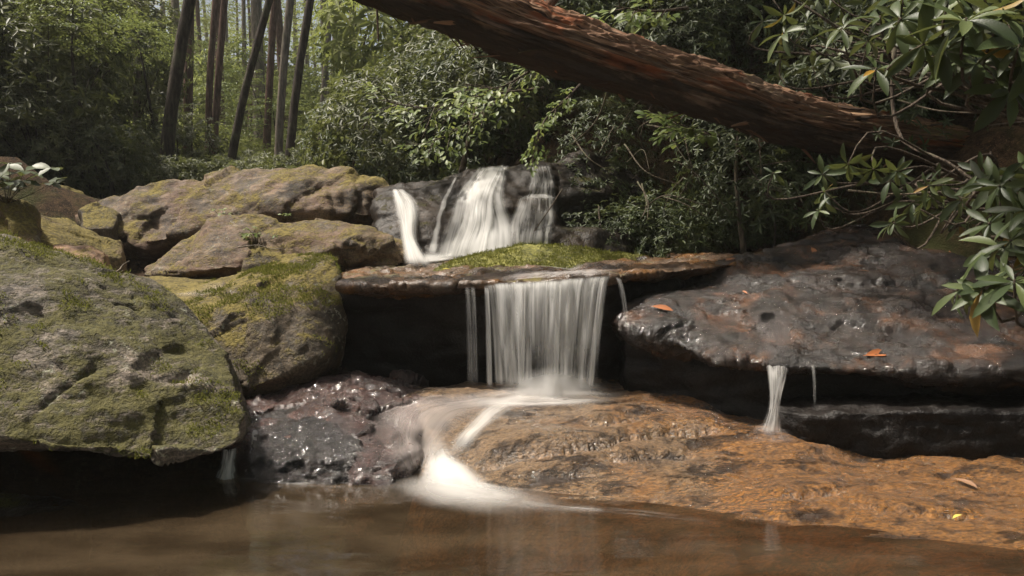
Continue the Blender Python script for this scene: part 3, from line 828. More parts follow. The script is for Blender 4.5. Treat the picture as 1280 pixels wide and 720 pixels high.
W_MAIN = water_material('fall_water_streaked', 11, 0.97, 0.04, 0.03, 0.10, 0.40, 0.62, 0.55, seed=1.3)
W_MAIN2 = water_material('fall_water_fine', 25, 0.75, 0.03, 0.02, 0.08, 0.5, 0.68, 0.4, seed=7.7)
W_TOP = water_material('fall_water_lip', 30, 0.9, 0.05, 0.04, 0.75, 0.34, 0.56, 0.8, seed=3.1)
W_FAN = water_material('fall_water_fan', 11, 0.95, 0.16, 0.04, 0.04, 0.3, 0.58, 1.3, seed=2.2)
W_FAN2 = water_material('fall_water_thin_fan', 9, 0.75, 0.16, 0.08, 0.06, 0.36, 0.62, 1.3, seed=5.2)
W_STRAND = water_material('fall_water_strand', 3, 0.75, 0.4, 0.06, 0.08, 0.25, 0.55, 0.9, seed=4.4)
W_FAINT = water_material('fall_water_faint_strand', 3, 0.3, 0.4, 0.05, 0.2, 0.25, 0.6, 0.9, seed=8.4)
W_FILM = water_material('sliding_water_film', 7, 0.36, 0.3, 0.25, 0.3, 0.3, 0.72, 2.2, color=(0.72, 0.64, 0.61), seed=6.1)
W_FILM2 = water_material('sliding_water_sheen', 9, 0.2, 0.3, 0.3, 0.4, 0.3, 0.72, 2.5, color=(0.7, 0.63, 0.62), seed=9.1)
W_CHUTE = water_material('chute_water', 4, 0.96, 0.34, 0.14, 0.1, 0.2, 0.5, 1.4, seed=2.9)
W_FOAM = water_material('pool_foam', 2.4, 0.6, 0.5, 0.45, 0.5, 0.3, 0.66, 2.2, seed=3.7)
W_FOAMTHIN = water_material('pool_foam_thin', 3.0, 0.38, 0.45, 0.3, 0.4, 0.4, 0.66, 3.2, seed=1.9)
W_MISTSOFT = water_material('soft_foam', 4.0, 0.5, 0.5, 0.5, 0.5, 0.05, 0.5, 1.5, seed=2.1)
W_MIST = water_material('splash_white', 4.0, 0.75, 0.45, 0.4, 0.45, 0.05, 0.4, 1.5, seed=1.1)

# main fall
wf = thing('waterfall', 'white silky curtain waterfall pouring off the flat ledge', 'waterfall', at(690, 485, 5.4))
sheet('water_curtain', [at(606, 355, 5.47), at(690, 350, 5.46), at(767, 344, 5.56)], [at(618, 484, 5.34), at(690, 486, 5.32), at(746, 486, 5.42)], W_MAIN, wf, seed=1)
sheet('water_curtain', [at(622, 353, 5.44), at(690, 349, 5.43), at(764, 344, 5.52)], [at(632, 485, 5.27), at(690, 487, 5.25), at(744, 487, 5.34)], W_MAIN2, wf, seed=4)
sheet('water_curtain', [at(614, 353, 5.42), at(690, 349, 5.41), at(766, 343, 5.50)], [at(622, 470, 5.3), at(690, 470, 5.28), at(748, 470, 5.38)], W_TOP, wf, seed=8)
for a, b, m in [((583, 357), (588, 486), W_FAINT), ((607, 356), (612, 486), W_STRAND), ((770, 346), (783, 410), W_FAINT), ((755, 346), (738, 487), W_STRAND), ((590, 357), (594, 486), W_FAINT), ((700, 350), (694, 486), W_STRAND), ((655, 352), (652, 486), W_STRAND)]:
    d = 5.4 if a[0] < 760 else 5.48
    sheet('water_strand', [at(a[0] - 3, a[1], d), at(a[0] + 4, a[1], d)], [at(b[0] - 4, b[1], d - 0.15), at(b[0] + 5, b[1], d - 0.15)], m, wf, nu=8, nv=24)
KO = ['O', 'P', 'WG']
film('splash', [(600, 486), (575, 498), (530, 516)], [(790, 484), (790, 494), (730, 514)], W_MIST, wf, ['O'], 0.03)
sheet('splash', [at(640, 462, 5.3), at(700, 455, 5.28), at(738, 462, 5.34)], [at(610, 498, 5.2), at(690, 500, 5.15), at(770, 497, 5.25)], water_material('splash_spray', 6, 0.85, 0.48, 0.7, 0.2, 0.0, 0.5, 0.6, seed=5.5), wf, nu=24, nv=14)
# film that slides over the ledge to the lip
film('ledge_film', [(640, 330), (622, 342), (610, 352)], [(800, 326), (790, 334), (768, 343)], water_material('ledge_film_water', 14, 0.5, 0.25, 0.5, 0.02, 0.25, 0.65, 3.0, color=(0.8, 0.76, 0.75), seed=4.2), wf, ['J'], 0.008, sm=1)

# cascade over the apron
cs = thing('cascade', 'thin veils of white water sliding down the bedrock into a foaming chute', 'cascade', at(560, 610, 4.4))
W_VEIL = water_material('wide_water_veil', 11, 0.62, 0.48, 0.2, 0.15, 0.2, 0.7, 1.6, color=(0.72, 0.66, 0.63), seed=6.6)
W_STREAM = water_material('stream_water', 8, 0.75, 0.46, 0.45, 0.35, 0.28, 0.62, 1.4, seed=4.9)
W_THIN = water_material('thin_stream_water', 6, 0.75, 0.46, 0.35, 0.35, 0.22, 0.62, 1.8, seed=3.9)
film('water_veil', [(600, 487), (520, 499), (455, 514), (470, 560), (500, 612)], [(785, 490), (690, 512), (600, 530), (562, 562), (575, 612)], W_VEIL, cs, KO, 0.02, nu=34, nv=48)
film('water_veil', [(560, 494), (490, 504), (458, 525), (476, 566), (495, 608)], [(680, 496), (590, 514), (545, 534), (548, 566), (556, 608)], W_FILM, cs, KO, 0.034, nu=30, nv=44)
film('water_veil', [(640, 482), (600, 494), (560, 512)], [(800, 486), (760, 500), (690, 520)], W_FILM, cs, KO, 0.03, nu=24, nv=24)
film('water_chute', [(625, 500), (598, 516), (578, 538), (545, 572)], [(680, 502), (640, 518), (606, 546), (580, 585)], W_THIN, cs, KO, 0.03, nu=14)
film('water_chute', [(528, 538), (526, 566), (508, 600), (488, 624)], [(560, 545), (576, 575), (606, 602), (670, 638)], W_STREAM, cs, KO, 0.04, nu=20)
film('water_chute', [(538, 552), (530, 578), (518, 602), (505, 620)], [(558, 552), (578, 580), (600, 602), (640, 628)], W_STREAM, cs, KO, 0.05, nu=20)
film('water_chute', [(548, 572), (526, 592), (500, 616)], [(562, 574), (604, 598), (650, 630)], W_MIST, cs, KO, 0.055, nu=20)

def pool_patch(name, poly_path, widths, mat, parent, z=0.006):
    C = smooth_path([tuple(at(x, y, 1500.0 / (y - 270.0))) for x, y in poly_path], 30)
    W = np.interp(np.linspace(0, 1, 30), np.linspace(0, 1, len(widths)), widths)
    T = np.gradient(C, axis=0); T /= np.linalg.norm(T, axis=1)[:, None]
    Cr = np.stack([-T[:, 1], T[:, 0], 0 * T[:, 0]], -1)
    uu = np.linspace(0, 1, 10)
    P = C[None] + Cr[None] * ((uu[:, None] - 0.5) * W[None])[..., None]
    P[..., 2] = z
    uv = np.column_stack([np.repeat(uu, 30), np.tile(np.linspace(0, 1, 30), 10)])
    return child_mesh(name, fast_mesh(name, P.reshape(-1, 3), grid_faces(10, 30), uv=uv), mat, parent)

pool_patch('foam', [(470, 614), (540, 618), (620, 630), (720, 648)], [0.3, 0.6, 0.6, 0.2], W_FOAM, cs)
pool_patch('foam', [(490, 612), (560, 620), (650, 638)], [0.3, 0.6, 0.3], W_MISTSOFT, cs, 0.010)
pool_patch('foam', [(600, 630), (680, 642), (780, 650), (860, 660), (910, 668)], [0.2, 0.16, 0.1, 0.09, 0.05], W_FOAMTHIN, cs, 0.008)
pool_patch('foam', [(250, 606), (320, 608), (420, 614), (520, 618)], [0.06, 0.14, 0.16, 0.2], W_FOAMTHIN, cs, 0.007)

# upper falls
uf = thing('waterfall', 'fan-shaped white upper waterfall sliding down the dark rock below the log', 'waterfall', at(620, 325, 7.2))
KL = ['L']
film('water_fan', [(596, 212), (574, 240), (556, 285), (540, 328)], [(638, 209), (632, 245), (646, 285), (648, 320)], W_FAN, uf, KL, 0.03, sm=10)
film('water_fan', [(604, 213), (588, 240), (572, 285), (552, 328)], [(634, 211), (622, 245), (618, 285), (612, 325)], W_FAN, uf, KL, 0.05, sm=12)
film('water_fan', [(646, 248), (636, 275), (628, 316)], [(692, 242), (694, 275), (690, 314)], W_FAN2, uf, KL, 0.035, sm=10)
film('water_fan', [(662, 211), (660, 230), (652, 252)], [(686, 209), (692, 230), (694, 252)], W_FAN2, uf, KL, 0.035, sm=8)
film('water_strand', [(570, 222), (552, 255), (538, 300), (534, 322)], [(575, 222), (559, 255), (549, 300), (548, 322)], W_STRAND, uf, KL, 0.03, nu=8)
film('water_strand', [(684, 256), (682, 280), (676, 310)], [(689, 256), (688, 280), (684, 310)], W_STRAND, uf, KL, 0.03, nu=8)
W_SIDE = water_material('side_fall_water', 6, 0.95, 0.3, 0.05, 0.12, 0.3, 0.6, 1.0, seed=3.3)
lf = thing('waterfall', 'narrow white side fall squeezed between the brown boulders and the dark fall rock', 'waterfall', at(510, 330, 7.2))
ribbon3d('water_fan', [(489, 235, 7.8), (491, 258, 7.55), (499, 295, 7.25), (505, 332, 6.95)], [(504, 235, 7.8), (524, 254, 7.55), (523, 295, 7.25), (532, 332, 6.95)], W_SIDE, lf)
ribbon3d('water_fan', [(490, 236, 7.75), (493, 260, 7.5), (502, 295, 7.2), (503, 334, 6.9)], [(502, 236, 7.75), (521, 258, 7.5), (520, 295, 7.2), (548, 334, 6.9)], W_SIDE, lf)
film('foam', [(506, 316), (512, 326), (516, 334)], [(600, 314), (590, 322), (545, 332)], W_MIST, lf, ['L', 'J'], 0.03, nu=16, nv=14)

# little spouts
sp = thing('waterfall', 'small white spout dropping from the lip of the sloping slab past the black step', 'waterfall', at(965, 540, 4.75))
ribbon3d('water_strand', [(956, 452, 4.88), (958, 466, 4.8), (960, 505, 4.75), (948, 540, 4.7)], [(988, 452, 4.88), (985, 466, 4.8), (976, 505, 4.75), (978, 540, 4.7)], W_FAN2, sp)
ribbon3d('water_strand', [(964, 452, 4.86), (966, 466, 4.77), (964, 505, 4.72), (950, 542, 4.66)], [(986, 452, 4.86), (984, 466, 4.77), (973, 505, 4.72), (974, 542, 4.66)], W_STREAM, sp)
sheet('water_strand', [at(1012, 455, 4.82), at(1018, 455, 4.82)], [at(1016, 510, 4.72), at(1021, 510, 4.72)], W_FAINT, sp, nu=6)
film('water_veil', [(952, 530), (936, 540), (920, 556)], [(975, 530), (990, 545), (1010, 560)], W_FILM, sp, ['O'], 0.02)
film('water_veil', [(925, 390), (945, 420), (955, 456)], [(990, 385), (990, 420), (990, 454)], W_FILM2, sp, ['M'], 0.012)
tr = thing('waterfall', 'two tiny white trickles between the huge boulder and the maroon wet rock', 'waterfall', at(300, 603, 4.5))
ribbon3d('water_strand', [(278, 560, 4.6), (274, 580, 4.55), (262, 604, 4.48)], [(298, 558, 4.6), (297, 580, 4.55), (304, 604, 4.48)], W_SIDE, tr)
ribbon3d('water_strand', [(282, 562, 4.58), (278, 582, 4.53), (268, 604, 4.46)], [(296, 560, 4.58), (294, 582, 4.53), (298, 604, 4.46)], W_SIDE, tr)
film('water_strand', [(316, 538), (314, 565), (312, 592)], [(321, 538), (326, 565), (330, 592)], W_STRAND, tr, ['P'], 0.02, nu=8)
film('water_veil', [(205, 366), (230, 366), (262, 352)], [(228, 376), (258, 372), (300, 350)], W_FILM, tr, ['C', 'B'], 0.01)
# ------------------------------------------------------------------ leaves
def leaf_base(hi, w=0.15, droop=0.16, fold=0.05):
    if hi:
        t = np.array([0, 0.1, 0.2, 0.42, 0.66, 0.86, 1.0])
        hw = np.array([0.06, 0.10, 0.42, 0.86, 1.0, 0.62, 0.03]) * w
        z = -droop * t ** 2
        V = []
        for a, b, c in zip(t, hw, z):
            V += [(a, b, c + fold * b / w), (a, 0, c), (a, -b, c + fold * b / w)]
        F = []
        for i in range(len(t) - 1):
            o = i * 3
            F += [(o, o + 1, o + 4, o + 3), (o + 1, o + 2, o + 5, o + 4)]
        return np.array(V), np.array(F)
    V = [(0, 0, 0), (0.35, -w * 0.9, fold), (0.72, -w * 0.85, fold - droop * 0.5), (1, 0, -droop), (0.72, w * 0.85, fold - droop * 0.5), (0.35, w * 0.9, fold)]
    return np.array(V), np.array([(0, 1, 2, 3), (0, 3, 4, 5)])

def frames(X, U):
    X = X / (np.linalg.norm(X, axis=1)[:, None] + 1e-9)
    Y = np.cross(U, X); Y /= np.linalg.norm(Y, axis=1)[:, None] + 1e-9
    Z = np.cross(X, Y)
    return np.stack([X, Y, Z], -1)

def leaves_mesh(name, base, Mx, T, S):
    V0, F0 = base
    V = np.einsum('nij,vj->nvi', Mx * S[:, None, None], V0) + T[:, None, :]
    n, k = len(T), len(V0)
    F = (F0[None] + (np.arange(n) * k)[:, None, None]).reshape(-1, 4)
    return fast_mesh(name, V.reshape(-1, 3), F)

def whorls(rng, P, A, L, nl=(6, 10), spread=(55, 105)):
    """Rosettes of leaves at shoot tips P with shoot axes A: directions, ups, bases, sizes."""
    X, U, T, S = [], [], [], []
    for p, a, l in zip(P, A, L):
        a = a / np.linalg.norm(a)
        r0 = np.cross(a, [0.3, 0.2, 0.9]); r0 /= np.linalg.norm(r0)
        r1 = np.cross(a, r0)
        k = rng.randint(nl[0], nl[1] + 1)
        ph = rng.rand() * 6.28
        for i in range(k):
            th = ph + i * 2.39996
            ang = R(spread[0] + (spread[1] - spread[0]) * (i + rng.rand()) / k)
            rad = r0 * math.cos(th) + r1 * math.sin(th)
            d = a * math.cos(ang) + rad * math.sin(ang) + np.array([0, 0, -0.18])
            X.append(d); U.append(a + rng.randn(3) * 0.25); T.append(p - a * l * 0.1 * (1 - i / k)); S.append(l * (0.55 + 0.6 * rng.rand()))
    return frames(np.array(X), np.array(U)), np.array(T), np.array(S)

def leaf_material(name, a, b, c, rough=0.4, trans=0.25, per_object=False, yellow=0.0):
    M = Mat(name)
    if per_object:
        rnd = M.n('ShaderNodeObjectInfo').outputs['Random']
    else:
        rnd = M.n('ShaderNodeNewGeometry').outputs['Random Per Island']
    col = M.mix(M.ramp(rnd, 0.0, 0.6), a, b)
    col = M.mix(M.ramp(rnd, 0.72, 1.0), col, c)
    if yellow:
        col = M.mix(M.ramp(M.math('FRACT', M.math('MULTIPLY', rnd, 37.0)), 1.0 - yellow, 1.0 - yellow + 0.01), col, (0.28, 0.16, 0.03))
    geo = M.n('ShaderNodeNewGeometry').outputs['Backfacing']
    col = M.mix(M.math('MULTIPLY', geo, 0.45), col, (0.13, 0.14, 0.075))
    nz = M.noise(M.coord(), 30, 3)
    p = M.n('ShaderNodeBsdfPrincipled', {'Base Color': col, 'Roughness': rough, 'Specular IOR Level': 0.3, 'Normal': M.bump(nz, 0.15, 0.01)})
    t = M.n('ShaderNodeBsdfTranslucent', {0: M.mix(0.5, col, (0.28, 0.32, 0.07))})
    return M.surface(M.n('ShaderNodeMixShader', {0: trans, 1: p.outputs[0], 2: t.outputs[0]}).outputs[0])

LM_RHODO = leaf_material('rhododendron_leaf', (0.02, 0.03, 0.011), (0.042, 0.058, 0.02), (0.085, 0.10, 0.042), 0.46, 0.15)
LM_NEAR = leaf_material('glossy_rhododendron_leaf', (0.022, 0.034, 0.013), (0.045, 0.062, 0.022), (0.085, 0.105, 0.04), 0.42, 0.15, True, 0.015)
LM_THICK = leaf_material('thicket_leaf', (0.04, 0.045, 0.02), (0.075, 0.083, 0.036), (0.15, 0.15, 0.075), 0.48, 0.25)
LM_PALE = leaf_material('pale_broad_leaf', (0.065, 0.10, 0.02), (0.12, 0.16, 0.04), (0.2, 0.235, 0.08), 0.45, 0.4)
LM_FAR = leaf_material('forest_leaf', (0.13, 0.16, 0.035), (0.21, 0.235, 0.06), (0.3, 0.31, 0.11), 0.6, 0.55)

def bark_material(name, a, b, moss=0.3, sc=1.0):
    M = Mat(name)
    co = M.coord()
    v = M.noise(M.mapping(co, (9 * sc, 9 * sc, 1.6 * sc)), 2.2, 5, 0.65)
    l = M.noise(co, 3.0 * sc, 4, 0.6)
    c = M.mix(M.ramp(v, 0.35, 0.68), a, b)
    c = M.mix(M.math('MULTIPLY', M.ramp(l, 0.52, 0.66), moss), c, (0.12, 0.125, 0.075))
    return M.surface(M.n('ShaderNodeBsdfPrincipled', {'Base Color': c, 'Roughness': 0.9, 'Specular IOR Level': 0.2, 'Normal': M.bump(v, 0.9, 0.03)}).outputs[0])
BK_DARK = bark_material('dark_bark', (0.018, 0.014, 0.011), (0.07, 0.055, 0.042))
BK_RED = bark_material('reddish_bark', (0.06, 0.036, 0.026), (0.17, 0.105, 0.075), 0.25)
BK_PALE = bark_material('pale_bark', (0.10, 0.085, 0.065), (0.24, 0.20, 0.155), 0.4)
BK_TWIG = bark_material('twig_bark', (0.035, 0.026, 0.02), (0.13, 0.10, 0.075), 0.35, 3.0)
BK_LICHEN = bark_material('lichen_bark', (0.05, 0.04, 0.03), (0.17, 0.14, 0.10), 0.8, 3.0)

# ------------------------------------------------------------------ bush prototypes (mesh data shared by all bushes of a kind)
def blob_points(rng, n, r, thr=-0.05, hollow=0.55, seed=0, floor=-0.6):
    out = []
    while len(out) < n:
        p = rng.uniform(-1, 1, (n * 3, 3))
        d = np.linalg.norm(p, axis=1)
        ok = (d < 1) & (p[:, 2] > floor) & (rng.rand(len(p)) < np.where(d < hollow, 0.25, 1.0))
        ok &= fbm(p * 2.1 + seed, 2) > thr
        out += list(p[ok])
    return np.array(out[:n]) * np.array(r)

def bush_proto(seed, r, n, leaf, lift, nst, stem_r=0.018, thr=-0.08, w=0.15, nl=(6, 9)):
    rng = np.random.RandomState(seed)
    P = blob_points(rng, n, r, thr, seed=seed * 3.1)
    A = P / np.array(r) + np.array([0, 0, 0.55]) + rng.randn(n, 3) * 0.3
    P = P + np.array([0, 0, lift])
    Mx, T, S = whorls(rng, P, A, leaf * (0.8 + 0.4 * rng.rand(n)), nl)
    fol = leaves_mesh('foliage', leaf_base(False, w), Mx, T, S)
    stems = []
    for i in range(nst):
        e = P[rng.randint(n)] * np.array([0.85, 0.85, 1.0])
        b = np.array([rng.randn() * 0.12, rng.randn() * 0.12, -0.25])
        mid = b * 0.55 + e * 0.45 + rng.randn(3) * np.array([0.15, 0.15, 0.05]) * max(r)
        path = smooth_path([b, b * 0.8 + mid * 0.2 + rng.randn(3) * 0.05, mid, e], 12)
        stems.append(tube_mesh('stem', path, np.linspace(stem_r * (0.7 + 0.6 * rng.rand()), stem_r * 0.3, 12), 5))
    return fol, stems

PROTO = {
    'rhodo': [bush_proto(11 + i, (1.15, 1.1, 0.95), 620, 0.095, 0.75, 7) for i in range(3)],
    'thicket': [bush_proto(31 + i, (1.3, 1.2, 1.35), 560, 0.13, 2.0, 12, 0.02, -0.02) for i in range(3)],
    'low': [bush_proto(51 + i, (1.2, 1.2, 0.7), 420, 0.13, 0.5, 5) for i in range(2)],
    'big': [bush_proto(71 + i, (2.4, 2.2, 2.0), 560, 0.26, 1.6, 6, 0.04) for i in range(2)],
}

def use_mesh(name, me, mat, parent):
    """Linked copy: mesh data is shared, the material sits on the mesh of its first user or on a per-material copy."""
    if me.materials and me.materials[0] is not mat:
        key = me.name + mat.name
        if key not in VARIANT:
            c = me.copy(); c.materials.clear(); c.materials.append(mat); VARIANT[key] = c
        me = VARIANT[key]
    elif not me.materials:
        me.materials.append(mat)
    return obj(name, me, None, parent)
VARIANT = {}

def bush(kind, name, label, cat, group, x, y, s, rng, lm, bk=BK_TWIG, z=None, sz=1.0):
    fol, stems = PROTO[kind][rng.randrange(len(PROTO[kind]))]
    t = thing(name, label, cat, (x, y, gh(x, y) if z is None else z), group, rng.uniform(0, 6.28), (s, s, s * sz))
    use_mesh('foliage', fol, lm, t)
    for st in stems: use_mesh('stem', st, bk, t)
    return t

def px_x(px, d): return (px - 640.0) / FPX * d

rg = random.Random(5)
# bank of rhododendron behind the falls and the log
spots = []
for d, lo, hi, n in [(9.4, 520, 780, 3), (9.9, 470, 1000, 6), (9.2, 820, 1250, 4), (10.6, 470, 1250, 8), (12.2, 450, 1250, 8), (14.5, 470, 1150, 7), (17.5, 480, 1000, 6)]:
    for i in range(n):
        spots.append((lo + (hi - lo) * (i + rg.uniform(0.25, 0.75)) / n, d + rg.uniform(-0.3, 0.3)))
for d, a, b, n in [(6.3, 1.2, 3.6, 3), (7.0, 1.6, 4.2, 3), (7.7, 0.6, 3.8, 5), (8.3, 0.6, 4.2, 5), (8.8, 0.5, 4.0, 4), (7.9, 0.1, 2.4, 4)]:
    for i in range(n):
        re_ = float(np.interp(d, [4.5, 6.5, 7.6, 8.4, 9.2], [3.5, 3.4, 2.6, 1.35, -0.2]))
        x = re_ + a + (b - a) * (i + rg.uniform(0.2, 0.8)) / n
        spots.append((640 + x / d * FPX, d))
for px, d in spots:
    lab, grp = (('leafy rhododendron bush just above the upper falls', 'rhododendrons above the upper falls') if px < 720 and d < 10.3 else
                ('rhododendron bush farther up the bank behind the pale leafy branches', 'rhododendrons behind the leafy branches') if px < 720 else
                ('dark rhododendron bush on the bank between the log and the sloping slab', 'rhododendrons between log and slab') if d < 8.1 else
                ('dark rhododendron bush close behind the log', 'rhododendrons close behind the log') if d < 10.3 else
                ('shadowed rhododendron bush high on the bank above the log', 'rhododendrons high above the log'))
    bush('rhodo', 'rhododendron_bush', lab, 'bush', grp,
         px_x(px, d), d, rg.uniform(0.85, 1.25) * (0.5 if d < 7.6 else 0.75 if d < 9 else 1), rg, LM_RHODO if px > 760 else LM_THICK if rg.random() < 0.4 else LM_RHODO)
for i in range(32):
    px, d = rg.uniform(715, 1030), rg.uniform(7.9, 8.9)
    bush('rhodo', 'bank_seedling', 'small straggling rhododendron on the mossy bank beside the upper falls', 'shrub', 'small rhododendrons on the mossy bank', px_x(px, d), d, rg.uniform(0.32, 0.6), rg, LM_RHODO)
for px, d in [(1120, 7.7), (1180, 7.5), (1240, 7.3), (1300, 7.0), (1150, 8.1), (1215, 7.9), (1275, 7.7)]:
    bush('rhodo', 'bank_seedling', 'small dark rhododendron at the back edge of the sloping slab below the log end', 'shrub', 'small rhododendrons behind the slab', px_x(px, d), d, rg.uniform(0.32, 0.42), rg, LM_RHODO)
# leggy thicket under the trees
for d, lo, hi, n in [(10.8, -160, 70, 5), (12.0, -140, 100, 5), (13.5, -120, 110, 5), (15.5, -80, 180, 6), (18, 60, 200, 4)]:
    for i in range(n):
        px = lo + (hi - lo) * (i + rg.uniform(0.2, 0.8)) / n
        dd = d + rg.uniform(-0.5, 0.5)
        bush('thicket', 'thicket_shrub', 'tall leggy shrub in the shadowed thicket behind the mossy boulders', 'shrub', 'thicket behind the mossy boulders',
             px_x(px, dd), dd, rg.uniform(0.85, 1.15), rg, LM_THICK, BK_DARK, sz=rg.uniform(0.9, 1.2))
for i, (px, d) in enumerate([(-60, 9.8), (20, 10.3), (75, 10.6), (120, 10.9), (125, 11.4), (240, 13.8), (40, 11.6), (-20, 11.0), (130, 12.6), (180, 13.6)]):
    bush('rhodo', 'thicket_shrub', 'bushy dark shrub filling the foot of the thicket', 'shrub', 'bushy shrubs at the foot of the thicket',
         px_x(px, d), d, rg.uniform(0.7, 1.0), rg, LM_THICK, BK_DARK)
# low undergrowth between the trunks
for d, lo, hi, n in [(11.2, 130, 470, 6), (13.2, 190, 470, 6), (16, 200, 440, 6), (20, 200, 450, 7), (26, 180, 460, 7), (32, 180, 480, 8)]:
    for i in range(n):
        px = lo + (hi - lo) * (i + rg.uniform(0.2, 0.8)) / n
        dd = d + rg.uniform(-0.8, 0.8)
        bush('low', 'undergrowth_shrub', 'low leafy shrub at the foot of the hump-backed boulder' if d < 12 else 'low leafy shrub on the forest floor between the tree trunks' if d < 18 else 'low pale shrub on the slope behind the tree trunks', 'shrub',
             'shrubs behind the hump-backed boulder' if d < 12 else 'undergrowth between the trunks' if d < 18 else 'undergrowth behind the trunks',
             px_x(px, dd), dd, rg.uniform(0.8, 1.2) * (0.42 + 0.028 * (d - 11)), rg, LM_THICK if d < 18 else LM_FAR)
for d, lo, hi, n in [(22, 520, 700, 3), (30, 500, 640, 3), (38, 120, 560, 8), (50, 120, 560, 6)]:
    for i in range(n):
        px = lo + (hi - lo) * (i + rg.uniform(0.2, 0.8)) / n
        dd = d + rg.uniform(-2, 2)
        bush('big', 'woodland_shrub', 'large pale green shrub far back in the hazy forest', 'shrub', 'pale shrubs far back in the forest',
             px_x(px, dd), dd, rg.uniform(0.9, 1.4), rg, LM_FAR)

# ------------------------------------------------------------------ leafy sprays and crowns
def spray_leaves(rng, p0, dirn, length, leaf, n_side=6, flat=0.12):
    """One flat layered branchlet: leaf directions, ups, bases, sizes."""
    X, U, T, S = [], [], [], []
    d = np.array(dirn, float); d /= np.linalg.norm(d)
    side = np.cross([0, 0, 1], d); side /= np.linalg.norm(side) + 1e-9
    for i in range(n_side):
        t = (i + 0.5) / n_side
        base = np.array(p0) + d * length * t + np.array([0, 0, -0.15 * length * t * t])
        sgn = 1 if i % 2 else -1
        td = d * 0.6 + side * sgn * 0.8
        tl = length * 0.5 * (1.1 - t)
        m = max(3, int(tl / leaf * 1.4))
        for j in range(m):
            q_ = base + td * tl * (j + 0.6) / m + rng.randn(3) * leaf * 0.12
            ld = td + side * (0.8 if j % 2 else -0.8) * sgn + np.array([0, 0, -0.15]) + rng.randn(3) * 0.2
            X.append(ld); U.append(np.array([0, 0, 1.0]) + rng.randn(3) * flat * 2); T.append(q_); S.append(leaf * (0.7 + 0.6 * rng.rand()))
    return X, U, T, S

def crown_proto(seed, r, nspray, leaf, length):
    rng = np.random.RandomState(seed)
    X, U, T, S = [], [], [], []
    P = blob_points(rng, nspray, r, -0.12, 0.5, seed=seed * 1.7, floor=-1)
    for p in P:
        o = p * np.array([1, 1, 0.1]) + rng.randn(3) * np.array([1, 1, 0.2]) * 0.6 + np.array([0, 0, -0.05])
        a = spray_leaves(rng, p, o, length * (0.7 + 0.6 * rng.rand()), leaf)
        X += a[0]; U += a[1]; T += a[2]; S += a[3]
    return leaves_mesh('crown', leaf_base(False, 0.26, 0.1, 0.04), frames(np.array(X), np.array(U)), np.array(T), np.array(S))

CROWN_FINE = [crown_proto(101 + i, (2.2, 2.2, 1.3), 170, 0.13, 0.9) for i in range(3)]
CROWN_BIG = [crown_proto(121 + i, (3.2, 3.2, 2.2), 80, 0.24, 1.4) for i in range(3)]

def tree(label, group, base, top, r0, r1, bk, crowns, lm, limbs=3, seed=0, bend=0.15, name='forest_tree'):
    """Tapered trunk from base to top (world), limbs, and crown clumps [(x, y, z, scale, proto list)] relative to the base."""
    rng = np.random.RandomState(seed)
    b = np.array(base, float); e = np.array(top, float) - b
    t = thing(name, label, 'tree', tuple(b), group)
    mid = e * 0.5 + np.array([rng.randn() * bend, rng.randn() * bend, 0])
    path = smooth_path([np.array([0, 0, -0.4]), e * 0.08, mid, e], 26)
    rad = np.interp(np.linspace(0, 1, 26), [0, 0.05, 0.12, 1], [r0 * 1.35, r0 * 1.12, r0, r1])
    obj('trunk', tube_mesh('trunk', path, rad, 12, 0.16, seed), bk, t)
    for i in range(limbs):
        k = rng.randint(9, 24)
        a = rng.rand() * 6.28
        L = r0 * 6 + rng.rand() * 1.2
        p0 = path[k]; dv = np.array([math.cos(a), math.sin(a), 0.25 + 0.3 * rng.rand()])
        lp = smooth_path([p0, p0 + dv * L * 0.5 + rng.randn(3) * 0.08, p0 + dv * L + rng.randn(3) * 0.15], 9)
        obj('limb', tube_mesh('limb', lp, np.linspace(rad[k] * 0.35, rad[k] * 0.1, 9), 6), bk, t)
    for (x, y, z, s, pr) in crowns:
        c = use_mesh('crown', pr[rng.randint(len(pr))], lm, t)
        c.location = (x, y, z); c.scale = (s, s, s); c.rotation_euler = (0, 0, rng.rand() * 6.28)
    return t

def photo_tree(label, group, bpx, tpx, d, w0, w1, bk, crowns, lm=LM_FAR, seed=0, limbs=3, extra=2.2, bend=0.1):
    """Trunk measured from two points of the photograph; carried on above the picture."""
    b = at(bpx[0], bpx[1], d); tp = at(tpx[0], tpx[1], d)
    g = gh(b.x, b.y)
    b.z = min(b.z, g + 0.1)
    top = tp + (tp - b) * extra
    return tree(label, group, b, top, w0 / FPX * d * 0.41, w1 / FPX * d / 2 * 0.6, bk, crowns, lm, limbs, seed, bend)

CH = [(0.5, 0.3, 14.5, 0.45, CROWN_BIG)]
photo_tree('stout dark trunk with lichen, thickest of the forest trees, rising behind the hump-backed boulder', None, (203, 222), (232, 0), 12.5, 19, 15, BK_DARK, CH, seed=1, limbs=5)
photo_tree('pale brown straight trunk close behind the stout dark tree', None, (233, 215), (240, 0), 16.5, 14, 12, BK_RED, [(0.3, 1, 14, 0.45, CROWN_BIG)], seed=2)
photo_tree('slim reddish trunk, one of a close pair in the shrubs', None, (259, 210), (263, 0), 18, 10, 9, BK_RED, CH, seed=3)
photo_tree('slim reddish trunk tilting away from its close twin', None, (264, 210), (281, 0), 18.3, 11, 10, BK_RED, [(0.3, 1, 15, 0.45, CROWN_BIG)], seed=4)
photo_tree('dark slender trunk leaning strongly, behind the top of the hump-backed boulder', None, (278, 216), (338, 0), 13.5, 12, 10, BK_DARK, [(1.5, 0.5, 14, 0.4, CROWN_BIG)], seed=5)
photo_tree('thin brown trunk between the leaning tree and the pale straight one', None, (331, 205), (344, 0), 20, 11, 8, BK_RED, CH, seed=6)
